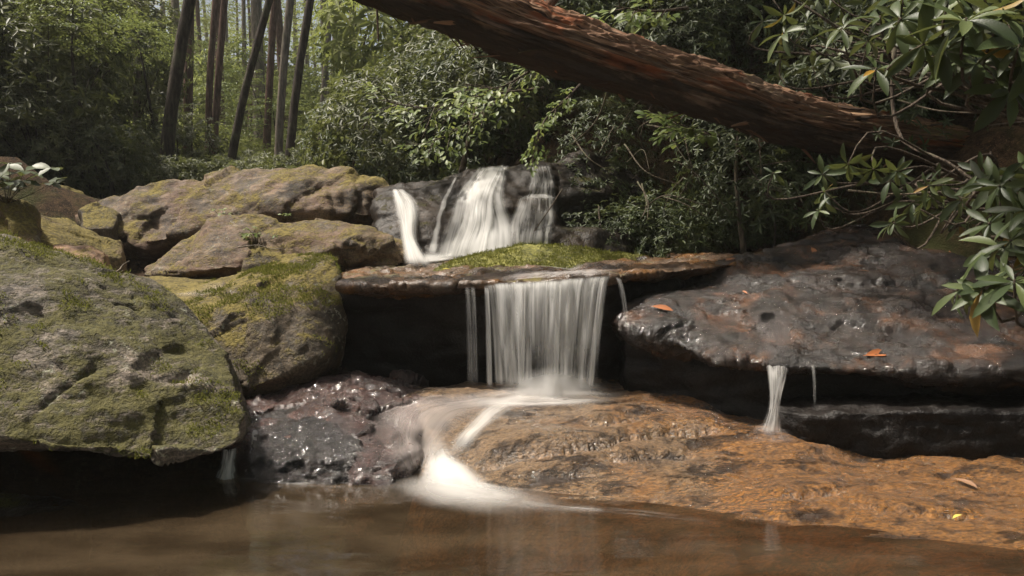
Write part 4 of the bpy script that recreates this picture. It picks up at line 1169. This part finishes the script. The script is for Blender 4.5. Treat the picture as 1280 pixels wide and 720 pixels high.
photo_tree('pale straight trunk beside the dark crooked one', None, (346, 208), (358, 0), 17.5, 12, 10, BK_PALE, [(0.3, 1, 15, 0.45, CROWN_BIG)], seed=7)
photo_tree('dark crooked trunk at the edge of the bright gap in the forest', None, (357, 206), (385, 0), 14.5, 13, 10, BK_DARK, [(1.0, 0.5, 14, 0.4, CROWN_BIG)], seed=8, limbs=5, bend=0.25)
photo_tree('short pale trunk half hidden in the dark thicket', None, (171, 225), (174, 0), 16, 11, 8, BK_PALE, CH, seed=9)
photo_tree('faint thin trunk behind the leaning dark tree', None, (312, 200), (320, 0), 26, 9, 7, BK_RED, [(0, 0, 15, 0.5, CROWN_BIG)], seed=10)
photo_tree('pale hazy trunk standing in the bright gap', None, (398, 195), (412, 0), 26, 8, 7, BK_PALE, [(0, 0, 15, 0.5, CROWN_BIG)], seed=11)
photo_tree('second pale hazy trunk in the bright gap, slightly leaning', None, (408, 190), (424, 0), 32, 8, 6, BK_PALE, [(0, 0, 16, 0.5, CROWN_BIG)], seed=12)
r2 = np.random.RandomState(21)
for i in range(34):
    d = 20 + 52 * (i / 34.0) + r2.rand() * 3
    px = 120 + 340 * ((i * 0.618) % 1.0)
    x = px_x(px, d); g = gh(x, d); h = 15 + r2.rand() * 5
    tree('tall thin tree far back in the hazy forest', 'far forest trees', (x, d, g), (x + r2.randn() * 0.6, d, g + h), 0.10 + 0.08 * r2.rand(), 0.06, BK_PALE if i % 2 else BK_RED,
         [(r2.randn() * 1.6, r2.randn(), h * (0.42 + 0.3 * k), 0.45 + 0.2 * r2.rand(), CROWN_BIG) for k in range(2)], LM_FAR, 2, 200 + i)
# layered saplings in the understorey
for i, (px, py, d, s, lab) in enumerate([(95, 25, 10.5, 0.3, 'bright layered sapling leaves above the dark thicket'),
                                  (165, 50, 13.5, 0.3, 'small bright green sapling beside the stout dark trunk'),
                                  (310, 120, 22, 0.55, 'light green layered sapling between the slim trunks'),
                                  (340, 150, 21, 0.5, 'low layered sapling under the pale straight trunk'),
                                  (405, 110, 30, 0.8, 'yellow-green sapling in front of the bright gap'),
                                  (255, 80, 24, 0.7, 'light green sapling crown behind the reddish trunk pair'),
                                  (460, 60, 22, 0.7, 'pale sapling at the edge of the rhododendron bank'),
                                  (40, 10, 13, 0.5, 'light sapling crown over the leggy shrubs')]):
    c = at(px, py, d); g = gh(c.x, d)
    tree(lab, None, (c.x + 0.4, d, g), (c.x, d, c.z + 0.6), 0.03, 0.008, BK_DARK, [(c.x - (c.x + 0.4), 0, c.z - g, s, CROWN_FINE)], LM_PALE, 2, 300 + i, name='sapling')
# unseen trees added around the pool, crowns placed to shade it and block sky
for i, (x, y, h, cr) in enumerate([(4.8, 9.6, 12, [(-3.9, -0.6, 5.6, 0.65), (-2.4, -1.6, 5.4, 0.65), (-1.6, 0.8, 6.4, 0.8), (-3.6, 1.6, 6.6, 0.6), (0.3, -1.0, 6.0, 0.8), (-4.9, -1.7, 5.0, 0.5), (-3.4, -2.8, 5.0, 0.5)]),
                                   (7.4, 5.0, 12, [(-1.0, -0.5, 5.0, 0.9), (-1.6, 1.2, 6.8, 0.8), (0.5, 0.5, 8.5, 1.0)]),
                                   (-13.0, 7.0, 12, [(0.2, 0.2, 6.2, 1.0), (-0.8, 1.6, 8.5, 1.0)]),
                                   (-9.5, -1.0, 12, [(0.0, 0.5, 6.5, 1.1), (0.5, -1.5, 4, 1.2)]),
                                   (-7.2, -6.5, 12, [(0.0, 0, 5.5, 1.3), (1.0, -1.0, 8, 1.3), (-0.5, 1.5, 3.5, 1.0)]),
                                   (1.5, -9.0, 12, [(-1.5, 0, 5, 1.4), (1.5, 0.5, 4.0, 1.3), (0, 0, 8.0, 1.5)]),
                                   (5.5, -3.0, 12, [(-0.5, 0, 5, 1.3), (-1.5, 1.2, 7.5, 1.3), (0.2, 1.0, 3.2, 1.1)])]):
    g = gh(x, y)
    tree('tall unseen broadleaf tree added on the stream bank to shade the slab and water', 'unseen shade trees added around the pool', (x, y, g), (x * 0.93, y, g + h), 0.2, 0.1, BK_DARK,
         [(a, b, c, s, CROWN_BIG) for a, b, c, s in cr], LM_FAR, 4, 400 + i, name='shade_tree')
# ------------------------------------------------------------------ fallen log
M = Mat('rotten_red_wood')
uv = M.coord('UV')
co = M.coord()
fib = M.noise(M.mapping(uv, (34, 2.2, 1)), 1.6, 6, 0.7, 0.35)
fib2 = M.noise(M.mapping(uv, (90, 9, 1)), 1.4, 4, 0.7)
pat = M.noise(M.mapping(uv, (5, 7, 1)), 1.3, 5, 0.65)
c = M.mix(M.ramp(fib, 0.34, 0.66), (0.026, 0.013, 0.008), (0.29, 0.165, 0.105))
c = M.mix(M.ramp(fib2, 0.5, 0.72), c, (0.45, 0.28, 0.17))
c = M.mix(M.math('MULTIPLY', M.ramp(pat, 0.5, 0.62), 0.75), c, (0.23, 0.16, 0.115))
c = M.mix(M.math('MULTIPLY', M.ramp(M.noise(M.mapping(uv, (7, 9, 1), loc=(3, 1, 0)), 1.2, 4, 0.6), 0.55, 0.65), 0.85), c, (0.27, 0.09, 0.04))
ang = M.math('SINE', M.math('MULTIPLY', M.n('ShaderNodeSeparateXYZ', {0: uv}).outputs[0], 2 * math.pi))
bark_shade = M.math('ADD', ang, M.math('MULTIPLY', M.math('SUBTRACT', pat, 0.5), 2.6))
c = M.mix(M.math('MULTIPLY', M.ramp(bark_shade, -0.15, -0.55), 0.9), c, M.mix(fib2, (0.012, 0.009, 0.007), (0.06, 0.042, 0.03)))   # dark underside: its shade painted in along with dark bark
nz = M.n('ShaderNodeSeparateXYZ', {0: M.n('ShaderNodeNewGeometry').outputs['Normal']}).outputs[2]
vlen = M.n('ShaderNodeSeparateXYZ', {0: uv}).outputs[1]
ms = M.math('ADD', M.math('ADD', M.math('MULTIPLY', nz, 0.5), M.math('MULTIPLY', M.math('SUBTRACT', pat, 0.5), 2.4)), M.math('MULTIPLY', M.math('SUBTRACT', vlen, 0.72), 1.6))
c = M.mix(M.math('MULTIPLY', M.ramp(ms, 0.35, 0.7), 0.7), c, (0.12, 0.10, 0.024))
hgt = M.math('ADD', M.math('MULTIPLY', fib, 0.8), M.math('MULTIPLY', fib2, 0.5))
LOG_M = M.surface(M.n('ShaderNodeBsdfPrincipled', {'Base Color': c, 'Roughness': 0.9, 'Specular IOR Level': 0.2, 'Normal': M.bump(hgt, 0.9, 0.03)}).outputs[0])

axis = [at(150, -175, 6.0), at(400, -62, 6.2), at(520, -15, 6.35), at(690, 51, 6.5), at(880, 112, 6.75), at(980, 146, 6.95), at(1100, 169, 7.2), at(1190, 181, 7.4), at(1290, 196, 7.7)]
NA, NR = 420, 150
ax = smooth_path(axis, NA)
dd_ = np.linalg.norm(ax - ax[0], axis=1)
px_r = np.interp(np.linspace(0, 1, NA), np.linspace(0, 1, 9), [39, 37.5, 36, 34, 31, 29.5, 25, 21, 16])
rad = px_r / FPX * ax[:, 1]
T = np.gradient(ax, axis=0); T /= np.linalg.norm(T, axis=1)[:, None]
Aa = np.cross(T, [0, 0, 1.0]); Aa /= np.linalg.norm(Aa, axis=1)[:, None]
Bb = np.cross(Aa, T)
th = np.linspace(0, 2 * math.pi, NR, endpoint=False)
CT, ST = np.cos(th)[:, None], np.sin(th)[:, None]
L_ = np.tile(dd_, (NR, 1))
q = np.stack([np.cos(th)[:, None] * 1.0 + 0 * L_, np.sin(th)[:, None] * 1.0 + 0 * L_, L_], -1).reshape(-1, 3)
big = fbm(q * np.array([1.2, 1.2, 0.9]), 3).reshape(NR, NA)
fibr = fbm(q * np.array([9, 9, 0.7]) + 3, 4).reshape(NR, NA)
fine = fbm(q * np.array([26, 26, 4.0]) + 8, 3).reshape(NR, NA)
pt = fbm(q * np.array([2.6, 2.6, 2.2]) + 21, 4).reshape(NR, NA)
bark = 1 / (1 + np.exp(-(pt - 0.05) * 30)) + 0.8 / (1 + np.exp(-(fbm(q * np.array([5.0, 5.0, 4.5]) + 31, 4).reshape(NR, NA) - 0.1) * 40))
notch = -np.exp(-(fbm(q * np.array([3.0, 3.0, 0.7]) + 55, 3).reshape(NR, NA) / 0.05) ** 2)
RR = rad[None] * (1 + 0.06 * big) + 0.022 * fibr + 0.013 * fine + 0.022 * bark + 0.022 * notch
V = ax[None] + (CT[..., None] * Aa[None] + ST[..., None] * Bb[None]) * RR[..., None]
uv = np.column_stack([np.repeat(np.arange(NR) / NR, NA), np.tile(dd_ / dd_[-1], NR)])
lg = thing('fallen_log', 'huge fallen red-brown rotting tree trunk spanning the stream above the falls', 'log', ax[NA - 30])
V2 = np.vstack([V.reshape(-1, 3), ax[-1] + T[-1] * 0.06, ax[0]])
F = grid_faces(NR, NA, True)
tri = np.concatenate([F[:, [0, 1, 2]], F[:, [0, 2, 3]]])
i_ = np.arange(NR); j_ = (i_ + 1) % NR
cap = np.concatenate([np.stack([i_ * NA + NA - 1, j_ * NA + NA - 1, np.full(NR, NR * NA)], -1), np.stack([j_ * NA, i_ * NA, np.full(NR, NR * NA + 1)], -1)])
me = fast_mesh('trunk', V2, np.concatenate([tri, cap]), uv=np.vstack([uv, [[0, 1], [0, 0]]]))
keep_bvh('log', me)
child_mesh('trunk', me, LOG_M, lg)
for k, (ia, tn, ln, r_) in enumerate([(165, 1.3, 0.16, 0.035), (250, 2.4, 0.22, 0.03), (330, 1.0, 0.12, 0.04), (205, 4.3, 0.1, 0.04)]):
    n_ = math.cos(tn) * Aa[ia] + math.sin(tn) * Bb[ia]
    p_ = ax[ia] + n_ * rad[ia] * 0.85
    sp_ = smooth_path([p_, p_ + n_ * ln * 0.6 + T[ia] * 0.03, p_ + n_ * ln + T[ia] * 0.07], 6)
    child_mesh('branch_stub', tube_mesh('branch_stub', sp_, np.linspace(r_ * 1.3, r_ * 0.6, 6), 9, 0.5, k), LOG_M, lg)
# loose bark strips and splinters hanging from it
rl = np.random.RandomState(4)
for k in range(130):
    a = rl.randint(60, NA - 60)
    tn = rl.uniform(math.pi * 0.75, math.pi * 1.75) if k % 3 else rl.uniform(0.3, 2.6)
    ir = int(tn / (2 * math.pi) * NR) % NR
    p = V[ir, a]; n = (p - ax[a]) / np.linalg.norm(p - ax[a])
    ln = rl.uniform(0.05, 0.26); w = rl.uniform(0.006, 0.03)
    dirn = T[a] * rl.choice([-1, 1]) + n * rl.uniform(0.1, 0.5) + np.array([0, 0, -0.35 * rl.rand()])
    dirn /= np.linalg.norm(dirn)
    sd = np.cross(dirn, n); sd /= np.linalg.norm(sd)
    t_ = np.linspace(0, 1, 5)
    cpt = p - dirn * ln * 0.3 + dirn * ln * t_[:, None] + n * 0.02 * (t_[:, None] ** 2)
    wid = (w * (1 - 0.8 * t_ ** 2))[:, None]
    P_ = np.concatenate([cpt + sd * wid, cpt - sd * wid, cpt + sd * wid - n * 0.006, cpt - sd * wid - n * 0.006])
    Fs = []
    for s_ in range(4):
        Fs += [(s_, s_ + 1, s_ + 6, s_ + 5), (s_ + 10, s_ + 15, s_ + 16, s_ + 11), (s_, s_ + 10, s_ + 11, s_ + 1), (s_ + 5, s_ + 6, s_ + 16, s_ + 15)]
    Fs += [(0, 5, 15, 10), (4, 14, 19, 9)]
    me = fast_mesh('bark_strip', P_, Fs, smooth=False, uv=np.column_stack([np.full(20, rl.rand()), np.full(20, rl.rand())]))
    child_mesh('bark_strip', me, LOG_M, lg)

# ------------------------------------------------------------------ near rhododendrons, leaf by leaf
LEAF_ME = []
for k in range(5):
    Vb, Fb = leaf_base(True, 0.105 + 0.014 * k, 0.14 + 0.08 * k, 0.035 + 0.01 * k)
    m = fast_mesh('leaf', Vb, Fb); m.materials.append(LM_NEAR); LEAF_ME.append(m)

def near_bush(label, root, sprigs, seed, seg=6, group=None):
    rng = np.random.RandomState(seed)
    root = Vector(root)
    t = thing('rhododendron', label, 'bush', root, group)
    nleaf = 0
    for (px, py, d, leaf, n, axd) in sprigs:
        tip = at(px, py, d)
        A = np.array(axd, float); A /= np.linalg.norm(A)
        path = smooth_path([np.array(root) + rng.randn(3) * 0.08, np.array(root) * 0.5 + np.array(tip) * 0.5 + np.array([rng.randn() * 0.08, rng.randn() * 0.08, 0.12 + rng.randn() * 0.08]),
                            np.array(tip) - A * 0.18 + rng.randn(3) * 0.02, np.array(tip)], 16)
        br = child_mesh('branch', tube_mesh('branch', path, np.linspace(0.016, 0.0045, 16), seg), BK_TWIG, t)
        Mx, T_, S_ = whorls(rng, [np.array(tip)], [A], [leaf], (n, n), (40, 120))
        for i in range(len(T_)):
            o = obj('leaf', LEAF_ME[rng.randint(5)], None, br)
            m4 = Matrix(Mx[i].tolist()).to_4x4()
            o.matrix_local = Matrix.Translation(Vector(T_[i]) - root) @ m4 @ Matrix.Diagonal((S_[i], S_[i], S_[i], 1))
            nleaf += 1
    return t

def jitter_sprigs(rng, box, d, n, leaf, k, ax0):
    out = []
    for _ in range(n):
        out.append((rng.uniform(box[0], box[2]), rng.uniform(box[1], box[3]), rng.uniform(*d), leaf * rng.uniform(0.8, 1.2), rng.randint(*k),
                    np.array(ax0) + rng.randn(3) * 0.45))
    return out
rr = np.random.RandomState(17)
near_bush('large-leaved rhododendron sprig hanging out over the wet sloping slab', (2.75, 3.3, 1.05),
          [(1228, 360, 2.9, 0.17, 16, (-0.5, -0.3, 0.6)), (1196, 362, 3.0, 0.14, 9, (-0.9, 0.0, 0.2)), (1268, 350, 2.8, 0.16, 10, (-0.3, -0.3, 0.7)),
           (1262, 300, 3.0, 0.15, 10, (-0.7, -0.2, 0.3)), (1285, 260, 2.9, 0.16, 11, (-0.4, -0.3, 0.6)), (1240, 318, 3.2, 0.14, 9, (-0.8, -0.1, 0.1)),
           (1290, 330, 3.0, 0.16, 10, (-0.4, 0, 0.5)), (1270, 285, 3.3, 0.14, 9, (-0.7, 0, 0.3))] + jitter_sprigs(rr, (1205, 215, 1310, 335), (3.0, 3.8), 10, 0.14, (7, 10), (-0.6, -0.3, 0.3)), 3)
near_bush('tall large-leaved rhododendron with big drooping whorls above the end of the log', (2.9, 3.4, 1.5),
          [(1208, 22, 2.85, 0.19, 17, (-0.2, -0.3, 0.9)), (1252, 20, 2.9, 0.18, 14, (0.1, -0.3, 0.9)), (1275, 55, 2.8, 0.18, 13, (-0.1, -0.5, 0.6)), (1180, 62, 3.0, 0.17, 13, (-0.4, -0.3, 0.5)),
           (1225, 75, 3.0, 0.18, 14, (-0.1, -0.5, 0.5)), (1265, 110, 2.9, 0.17, 12, (0.0, -0.6, 0.3)), (1195, 78, 3.2, 0.16, 11, (-0.3, -0.5, 0.3)), (1150, 60, 3.6, 0.16, 11, (-0.5, -0.3, 0.3))]
          + jitter_sprigs(rr, (1125, -20, 1310, 80), (2.9, 3.7), 16, 0.16, (8, 12), (-0.3, -0.5, 0.5)), 4)
near_bush('dark glossy rhododendron mixed with paler young leaves just above the log', (3.6, 5.2, 2.0),
          [(1095, 85, 3.9, 0.16, 10, (-0.2, -0.4, 0.6)), (1052, 35, 4.2, 0.13, 8, (-0.4, -0.2, 0.8)), (1085, 50, 4.0, 0.12, 8, (-0.1, -0.2, 0.9)), (1100, 20, 4.0, 0.14, 9, (-0.3, -0.2, 0.8)), (1128, 30, 4.0, 0.15, 10, (-0.3, -0.3, 0.8))]
          + jitter_sprigs(rr, (940, -20, 1130, 85), (5.4, 6.4), 22, 0.15, (7, 10), (-0.4, -0.4, 0.6)), 5)
near_bush('rhododendron with drooping grey-green leaves below the end of the log', (3.4, 5.6, 1.5),
          [(1060, 206, 4.7, 0.13, 9, (-0.3, -0.3, -0.5)), (1092, 212, 4.6, 0.14, 10, (-0.2, -0.4, -0.4)), (1120, 214, 4.5, 0.12, 8, (-0.5, -0.2, -0.2)), (1160, 232, 4.0, 0.12, 8, (-0.4, -0.2, 0.0)), (1225, 215, 3.8, 0.12, 7, (-0.2, -0.3, 0.0)),
           (1240, 230, 3.6, 0.15, 9, (-0.5, -0.2, 0.2)), (1200, 250, 3.9, 0.14, 8, (-0.6, -0.1, 0.0))]
          + jitter_sprigs(rr, (950, 215, 1250, 265), (5.2, 6.2), 12, 0.13, (6, 9), (-0.4, -0.4, 0.3))
          + jitter_sprigs(rr, (1110, 215, 1290, 285), (4.4, 6.0), 18, 0.13, (6, 9), (-0.4, -0.5, 0.1)), 6)

# pale-leaved branch above the upper falls
def leafy_branch(label, path_px, leaf, seed, lm, tw=9, wid=0.55):
    rng = np.random.RandomState(seed)
    P = smooth_path([np.array(at(*p)) for p in path_px], 20)
    t = thing('leafy_branch', label, 'branch', tuple(P[0]))
    child_mesh('twig', tube_mesh('twig', P, np.linspace(0.016, 0.004, 20), 6), BK_TWIG, t)
    X, U, T_, S_ = [], [], [], []
    for i in range(tw):
        k = int(4 + 15 * (i + 0.5) / tw)
        d = P[min(k + 1, 19)] - P[k - 1]; d /= np.linalg.norm(d)
        sd = np.cross([0, 0, 1], d) * (1 if i % 2 else -1)
        dv = d * 0.5 + sd * 0.7 + np.array([0, 0, -0.1 + 0.25 * rng.randn()])
        a = spray_leaves(rng, P[k], dv, wid * (0.6 + 0.6 * rng.rand()), leaf)
        X += a[0]; U += a[1]; T_ += a[2]; S_ += a[3]
        tp = smooth_path([P[k], P[k] + dv / np.linalg.norm(dv) * wid * 0.8], 6)
        child_mesh('twig', tube_mesh('twig', tp, np.linspace(0.006, 0.002, 6), 5), BK_TWIG, t)
    U = [np.array(u) + np.array([-0.2, -0.7, 0.3]) for u in U]
    me = leaves_mesh('foliage', leaf_base(True, 0.24, 0.15, 0.05), frames(np.array(X), np.array(U)), np.array(T_), np.array(S_))
    child_mesh('foliage', me, lm, t)
leafy_branch('sunlit pale green leafy branch reaching out under the log', [(680, 110, 8.3), (600, 120, 8.1), (530, 135, 7.9), (475, 125, 7.8)], 0.075, 1, LM_PALE, 12, 0.6)
leafy_branch('pale leafy branch drooping over the bank below the log', [(640, 110, 8.4), (590, 150, 8.2), (545, 175, 8.0), (520, 182, 7.9)], 0.07, 2, LM_PALE, 9, 0.4)
leafy_branch('thin twig of small leaves dangling over the upper falls', [(740, 90, 7.4), (712, 120, 7.3), (678, 155, 7.2), (665, 202, 7.15)], 0.055, 3, LM_PALE, 10, 0.18)
leafy_branch('small twig of bright leaves hanging above the mossy bank', [(720, 40, 8.0), (660, 90, 7.9), (620, 110, 7.8), (580, 105, 7.7)], 0.075, 4, LM_PALE, 10, 0.5)
leafy_branch('bright new growth beside the log above the bank', [(860, 10, 7.0), (815, 14, 6.9), (770, 8, 6.8)], 0.09, 5, LM_PALE, 8, 0.35)
leafy_branch('low leafy sprays on the bank under the middle of the log', [(900, 170, 7.4), (860, 160, 7.2), (830, 145, 7.1)], 0.09, 6, LM_PALE, 8, 0.35)

# stems, roots and twigs on the bank
def stick(name, label, cat, px, r, bk, seed=0, group=None, n=16):
    P = smooth_path([np.array(at(*p)) for p in px], n)
    me = tube_mesh(name, P, np.linspace(r, r * 0.45, n), 6, 0.15, seed)
    o = thing(name, label, cat, tuple(P[0]), group)
    bpy.data.objects.remove(o)
    me.transform(Matrix.Translation(-Vector(P[0])))
    return tag(obj(name, me, bk, loc=tuple(P[0])), label, cat, group)
stick('thin_sapling', 'thin lichen-spotted upright stem growing at the edge of the sloping slab', 'stem', [(930, 316, 7.4), (924, 270, 7.4), (920, 220, 7.45), (922, 170, 7.5)], 0.026, BK_LICHEN, 1)
stick('dead_stick', 'leaning brown stem rising from the bank above the fan-shaped fall', 'stem', [(577, 216, 8.3), (585, 180, 8.3), (592, 150, 8.4), (600, 120, 8.5)], 0.035, BK_TWIG, 2)
stick('dead_stick', 'short pale stub hanging from above the sunlit shrubs', 'stem', [(471, -60, 9), (471, 0, 9), (473, 52, 9)], 0.02, BK_RED, 3)
stick('branch', 'long curved dark branch sweeping down past the end of the log', 'branch', [(1118, 60, 5.2), (1117, 140, 5.2), (1130, 178, 5.1), (1180, 200, 4.9), (1240, 240, 4.7), (1310, 262, 4.5)], 0.014, BK_TWIG, 4)
stick('branch', 'thin pale branch lying level below the end of the log', 'branch', [(1060, 238, 5.4), (1120, 243, 5.3), (1180, 240, 5.1), (1250, 248, 4.9), (1320, 255, 4.8)], 0.008, BK_LICHEN, 5)
stick('branch', 'thin pale branch crossing the dark gap above the log end', 'branch', [(1122, 125, 5.8), (1170, 138, 5.6), (1230, 142, 5.4), (1300, 150, 5.2)], 0.007, BK_LICHEN, 6)
rt = np.random.RandomState(8)
for k in range(34):
    px = rt.uniform(700, 1010); py = rt.uniform(150, 260)
    d = 7.2 + 0.6 * rt.rand()
    a = rt.uniform(-1.0, 2.2); ln = rt.uniform(40, 110)
    p1 = (px + math.cos(a) * ln * 0.5 + rt.randn() * 10, py + math.sin(a) * ln * 0.5 + rt.randn() * 10, d - 0.1)
    p2 = (px + math.cos(a) * ln + rt.randn() * 14, py + math.sin(a) * ln + rt.randn() * 14, d - 0.15 + rt.randn() * 0.1)
    stick('dead_twig', 'bare thin twig tangled on the shaded bank under the log', 'twig', [(px, py, d + 0.2), p1, p2], 0.004 + 0.006 * rt.rand(), BK_LICHEN if k % 2 else BK_TWIG, k, 'bare twigs on the shaded bank')

# ------------------------------------------------------------------ fallen leaves, sprigs
M = Mat('dry_leaf'); rnd = M.n('ShaderNodeObjectInfo').outputs['Random']
DRY = M.surface(M.n('ShaderNodeBsdfPrincipled', {'Base Color': M.mix(rnd, (0.30, 0.10, 0.03), (0.20, 0.11, 0.06)), 'Roughness': 0.6}).outputs[0])
M = Mat('yellow_leaf')
YEL = M.surface(M.n('ShaderNodeBsdfPrincipled', {'Base Color': (0.42, 0.36, 0.08), 'Roughness': 0.5}).outputs[0])
Vb, Fb = leaf_base(True, 0.16, 0.1, 0.07)
FL = [fast_mesh('fallen_leaf', Vb, Fb), fast_mesh('fallen_leaf', Vb, Fb)]
FL[0].materials.append(DRY); FL[1].materials.append(YEL)
rf = random.Random(2)
for px, py, s, y, lab in [(812, 384, 0.16, 0, 'long orange fallen leaf at the broken corner of the sloping slab'), (1072, 340, 0.09, 0, 'small orange leaf standing up on the dark upper slab'),
                     (1078, 446, 0.20, 0, 'curled brown leaf near the lip of the sloping slab'), (1190, 652, 0.08, 1, 'yellow-green leaf stuck upright on the orange bedrock'),
                     (1190, 600, 0.14, 0, 'long reddish leaf lying on the bedrock beside the black step'), (1014, 310, 0.14, 0, 'pinkish leaf on the top edge of the sloping slab'),
                     (1187, 314, 0.07, 0, 'small orange leaf deep in the shade on the slab'), (935, 369, 0.06, 0, 'small tan leaf on the slab below the ledge end'),
                     (456, 489, 0.05, 0, 'tiny red leaf on the maroon wet rock'), (566, 339, 0.10, 1, 'yellow leaf on the ledge beside the moss mound'), (920, 324, 0.12, 0, 'brown leaf at the pointed end of the ledge')]:
    h = hit(px, py)
    if h:
        o = obj('fallen_leaf', FL[y], None)
        yaw = rf.uniform(0, 6.28)
        nrm = h[1] + Vector((0, 0, 0.3)); nrm.normalize()
        xx = Vector((math.cos(yaw), math.sin(yaw), 0.25 if y else 0.0)); xx = (xx - nrm * xx.dot(nrm) * (0.2 if y else 1)).normalized()
        yy = nrm.cross(xx).normalized(); zz = xx.cross(yy)
        m3 = Matrix((xx, yy, zz)).transposed().to_4x4()
        o.matrix_world = Matrix.Translation(h[0] + h[1] * 0.012) @ m3 @ Matrix.Diagonal((s, s, s, 1))
        tag(o, lab, 'leaf')

def sprig(label, px, py, n, leaf, seed, lm, r=0.12, key=None):
    h = hit(px, py, key)
    if not h: return
    rng = np.random.RandomState(seed)
    b = np.array(h[0])
    t = thing('leafy_sprig', label, 'plant', tuple(b))
    X, U, T_, S_ = [], [], [], []
    for k in range(n):
        e = b + rng.randn(3) * np.array([r, r * 0.6, r * 0.35]) + np.array([0, -0.03, r * 0.9])
        child_mesh('stem', tube_mesh('stem', smooth_path([b - np.array([0, 0, 0.02]), (b + e) / 2 + rng.randn(3) * 0.02, e], 6), np.linspace(0.004, 0.0015, 6), 4), BK_TWIG, t)
        Mx, T2, S2 = whorls(rng, [e], [np.array([0, -0.3, 1.0])], [leaf], (4, 7))
        for i in range(len(T2)):
            X.append(Mx[i][:, 0]); U.append(Mx[i][:, 2]); T_.append(T2[i]); S_.append(S2[i])
    child_mesh('foliage', leaves_mesh('foliage', leaf_base(True, 0.26), frames(np.array(X), np.array(U)), np.array(T_), np.array(S_)), lm, t)
sprig('small light green sprig growing in the hollow of the long tan boulder', 322, 305, 10, 0.05, 1, LM_PALE, 0.11)
sprig('tiny green seedling on the crest of the hump-backed boulder', 281, 268, 4, 0.05, 2, LM_PALE, 0.05)
sprig('tiny seedling on the top of the long tan boulder', 352, 272, 3, 0.045, 3, LM_PALE, 0.04)
sprig('leafy dark green plant beside the rounded mossy boulder', 8, 252, 16, 0.15, 4, LM_RHODO, 0.22)
sprig('small leafy plant at the foot of the leaning dark trunk', 140, 232, 14, 0.12, 5, LM_RHODO, 0.3)
for lab, p in [('pale bare twig lying over the gap by the flat mossy rock', [(136, 344, 6.0), (148, 338, 6.0), (155, 330, 6.1), (162, 326, 6.1)]), ('short pale stick leaning at the edge of the flat mossy rock', [(137, 352, 5.9), (146, 343, 5.9), (154, 338, 5.9)]),
               ('grey forked twig lying below the sprig on the long tan boulder', [(298, 309, 6.75), (325, 307, 6.8), (340, 311, 6.8), (354, 310, 6.8)])]:
    stick('dead_twig', lab, 'twig', p, 0.007, BK_PALE, 3)

# ------------------------------------------------------------------ moss fuzz on the rocks
M = Mat('moss_fuzz'); rnd = M.n('ShaderNodeNewGeometry').outputs['Random Per Island']
FUZZ = M.surface(M.n('ShaderNodeMixShader', {0: 0.3, 1: M.n('ShaderNodeBsdfDiffuse', {0: M.mix(rnd, (0.045, 0.055, 0.012), (0.19, 0.185, 0.04))}).outputs[0],
     2: M.n('ShaderNodeBsdfTranslucent', {0: (0.2, 0.21, 0.05)}).outputs[0]}).outputs[0])
def fuzz(o, n, seed, zmin=0.35, size=0.014, thr=0.0):
    rng = np.random.RandomState(seed)
    me = o.data
    k = len(me.polygons)
    c = np.empty(k * 3, np.float32); me.polygons.foreach_get('center', c); c = c.reshape(-1, 3)
    nr = np.empty(k * 3, np.float32); me.polygons.foreach_get('normal', nr); nr = nr.reshape(-1, 3)
    sc_ = nr[:, 2] + 0.9 * fbm(c * 3.0 + seed, 3) + (c[:, 2] - c[:, 2].max()) * 0.2
    idx = np.where((sc_ > zmin + thr))[0]
    if len(idx) == 0: return
    pick = idx[rng.randint(0, len(idx), n)]
    p = c[pick] + rng.randn(n, 3) * 0.01
    d = nr[pick] + rng.randn(n, 3) * 0.55
    s = np.cross(d, rng.randn(n, 3)); s /= np.linalg.norm(s, axis=1)[:, None] + 1e-9
    d /= np.linalg.norm(d, axis=1)[:, None]
    L = size * (0.5 + rng.rand(n))[:, None]
    V = np.stack([p - s * L * 0.22 - nr[pick] * 0.004, p + s * L * 0.22 - nr[pick] * 0.004, p + d * L], 1).reshape(-1, 3)
    m = fast_mesh('moss', V, np.arange(n * 3).reshape(-1, 3), smooth=False)
    f_ = obj('moss', m, FUZZ, o)
    f_['kind'] = 'stuff'
fuzz(cube_boulder, 26000, 1, 0.75)
fuzz(mound, 20000, 2, 0.6, 0.016)
fuzz(big_boulder, 26000, 3, 0.95, 0.013)
# ------------------------------------------------------------------ humid air
x0, x1, y0, y1, z0, z1 = -100, 100, -50, 155, -2.5, 30
bm = bmesh.new()
bmesh.ops.create_cube(bm, size=1.0, matrix=Matrix.Translation(((x0 + x1) / 2, (y0 + y1) / 2, (z0 + z1) / 2)) @ Matrix.Diagonal((x1 - x0, y1 - y0, z1 - z0, 1)))
me = bpy.data.meshes.new('haze'); bm.to_mesh(me); bm.free()
M = Mat('humid_air')
M.t.links.new(M.n('ShaderNodeVolumePrincipled', {'Color': (0.95, 0.96, 0.9), 'Density': 0.0009, 'Anisotropy': 0.2}).outputs[0], M.out.inputs['Volume'])
tag(obj('haze', me, M.m), 'pale humid haze hanging in the forest air', None, None, 'stuff')
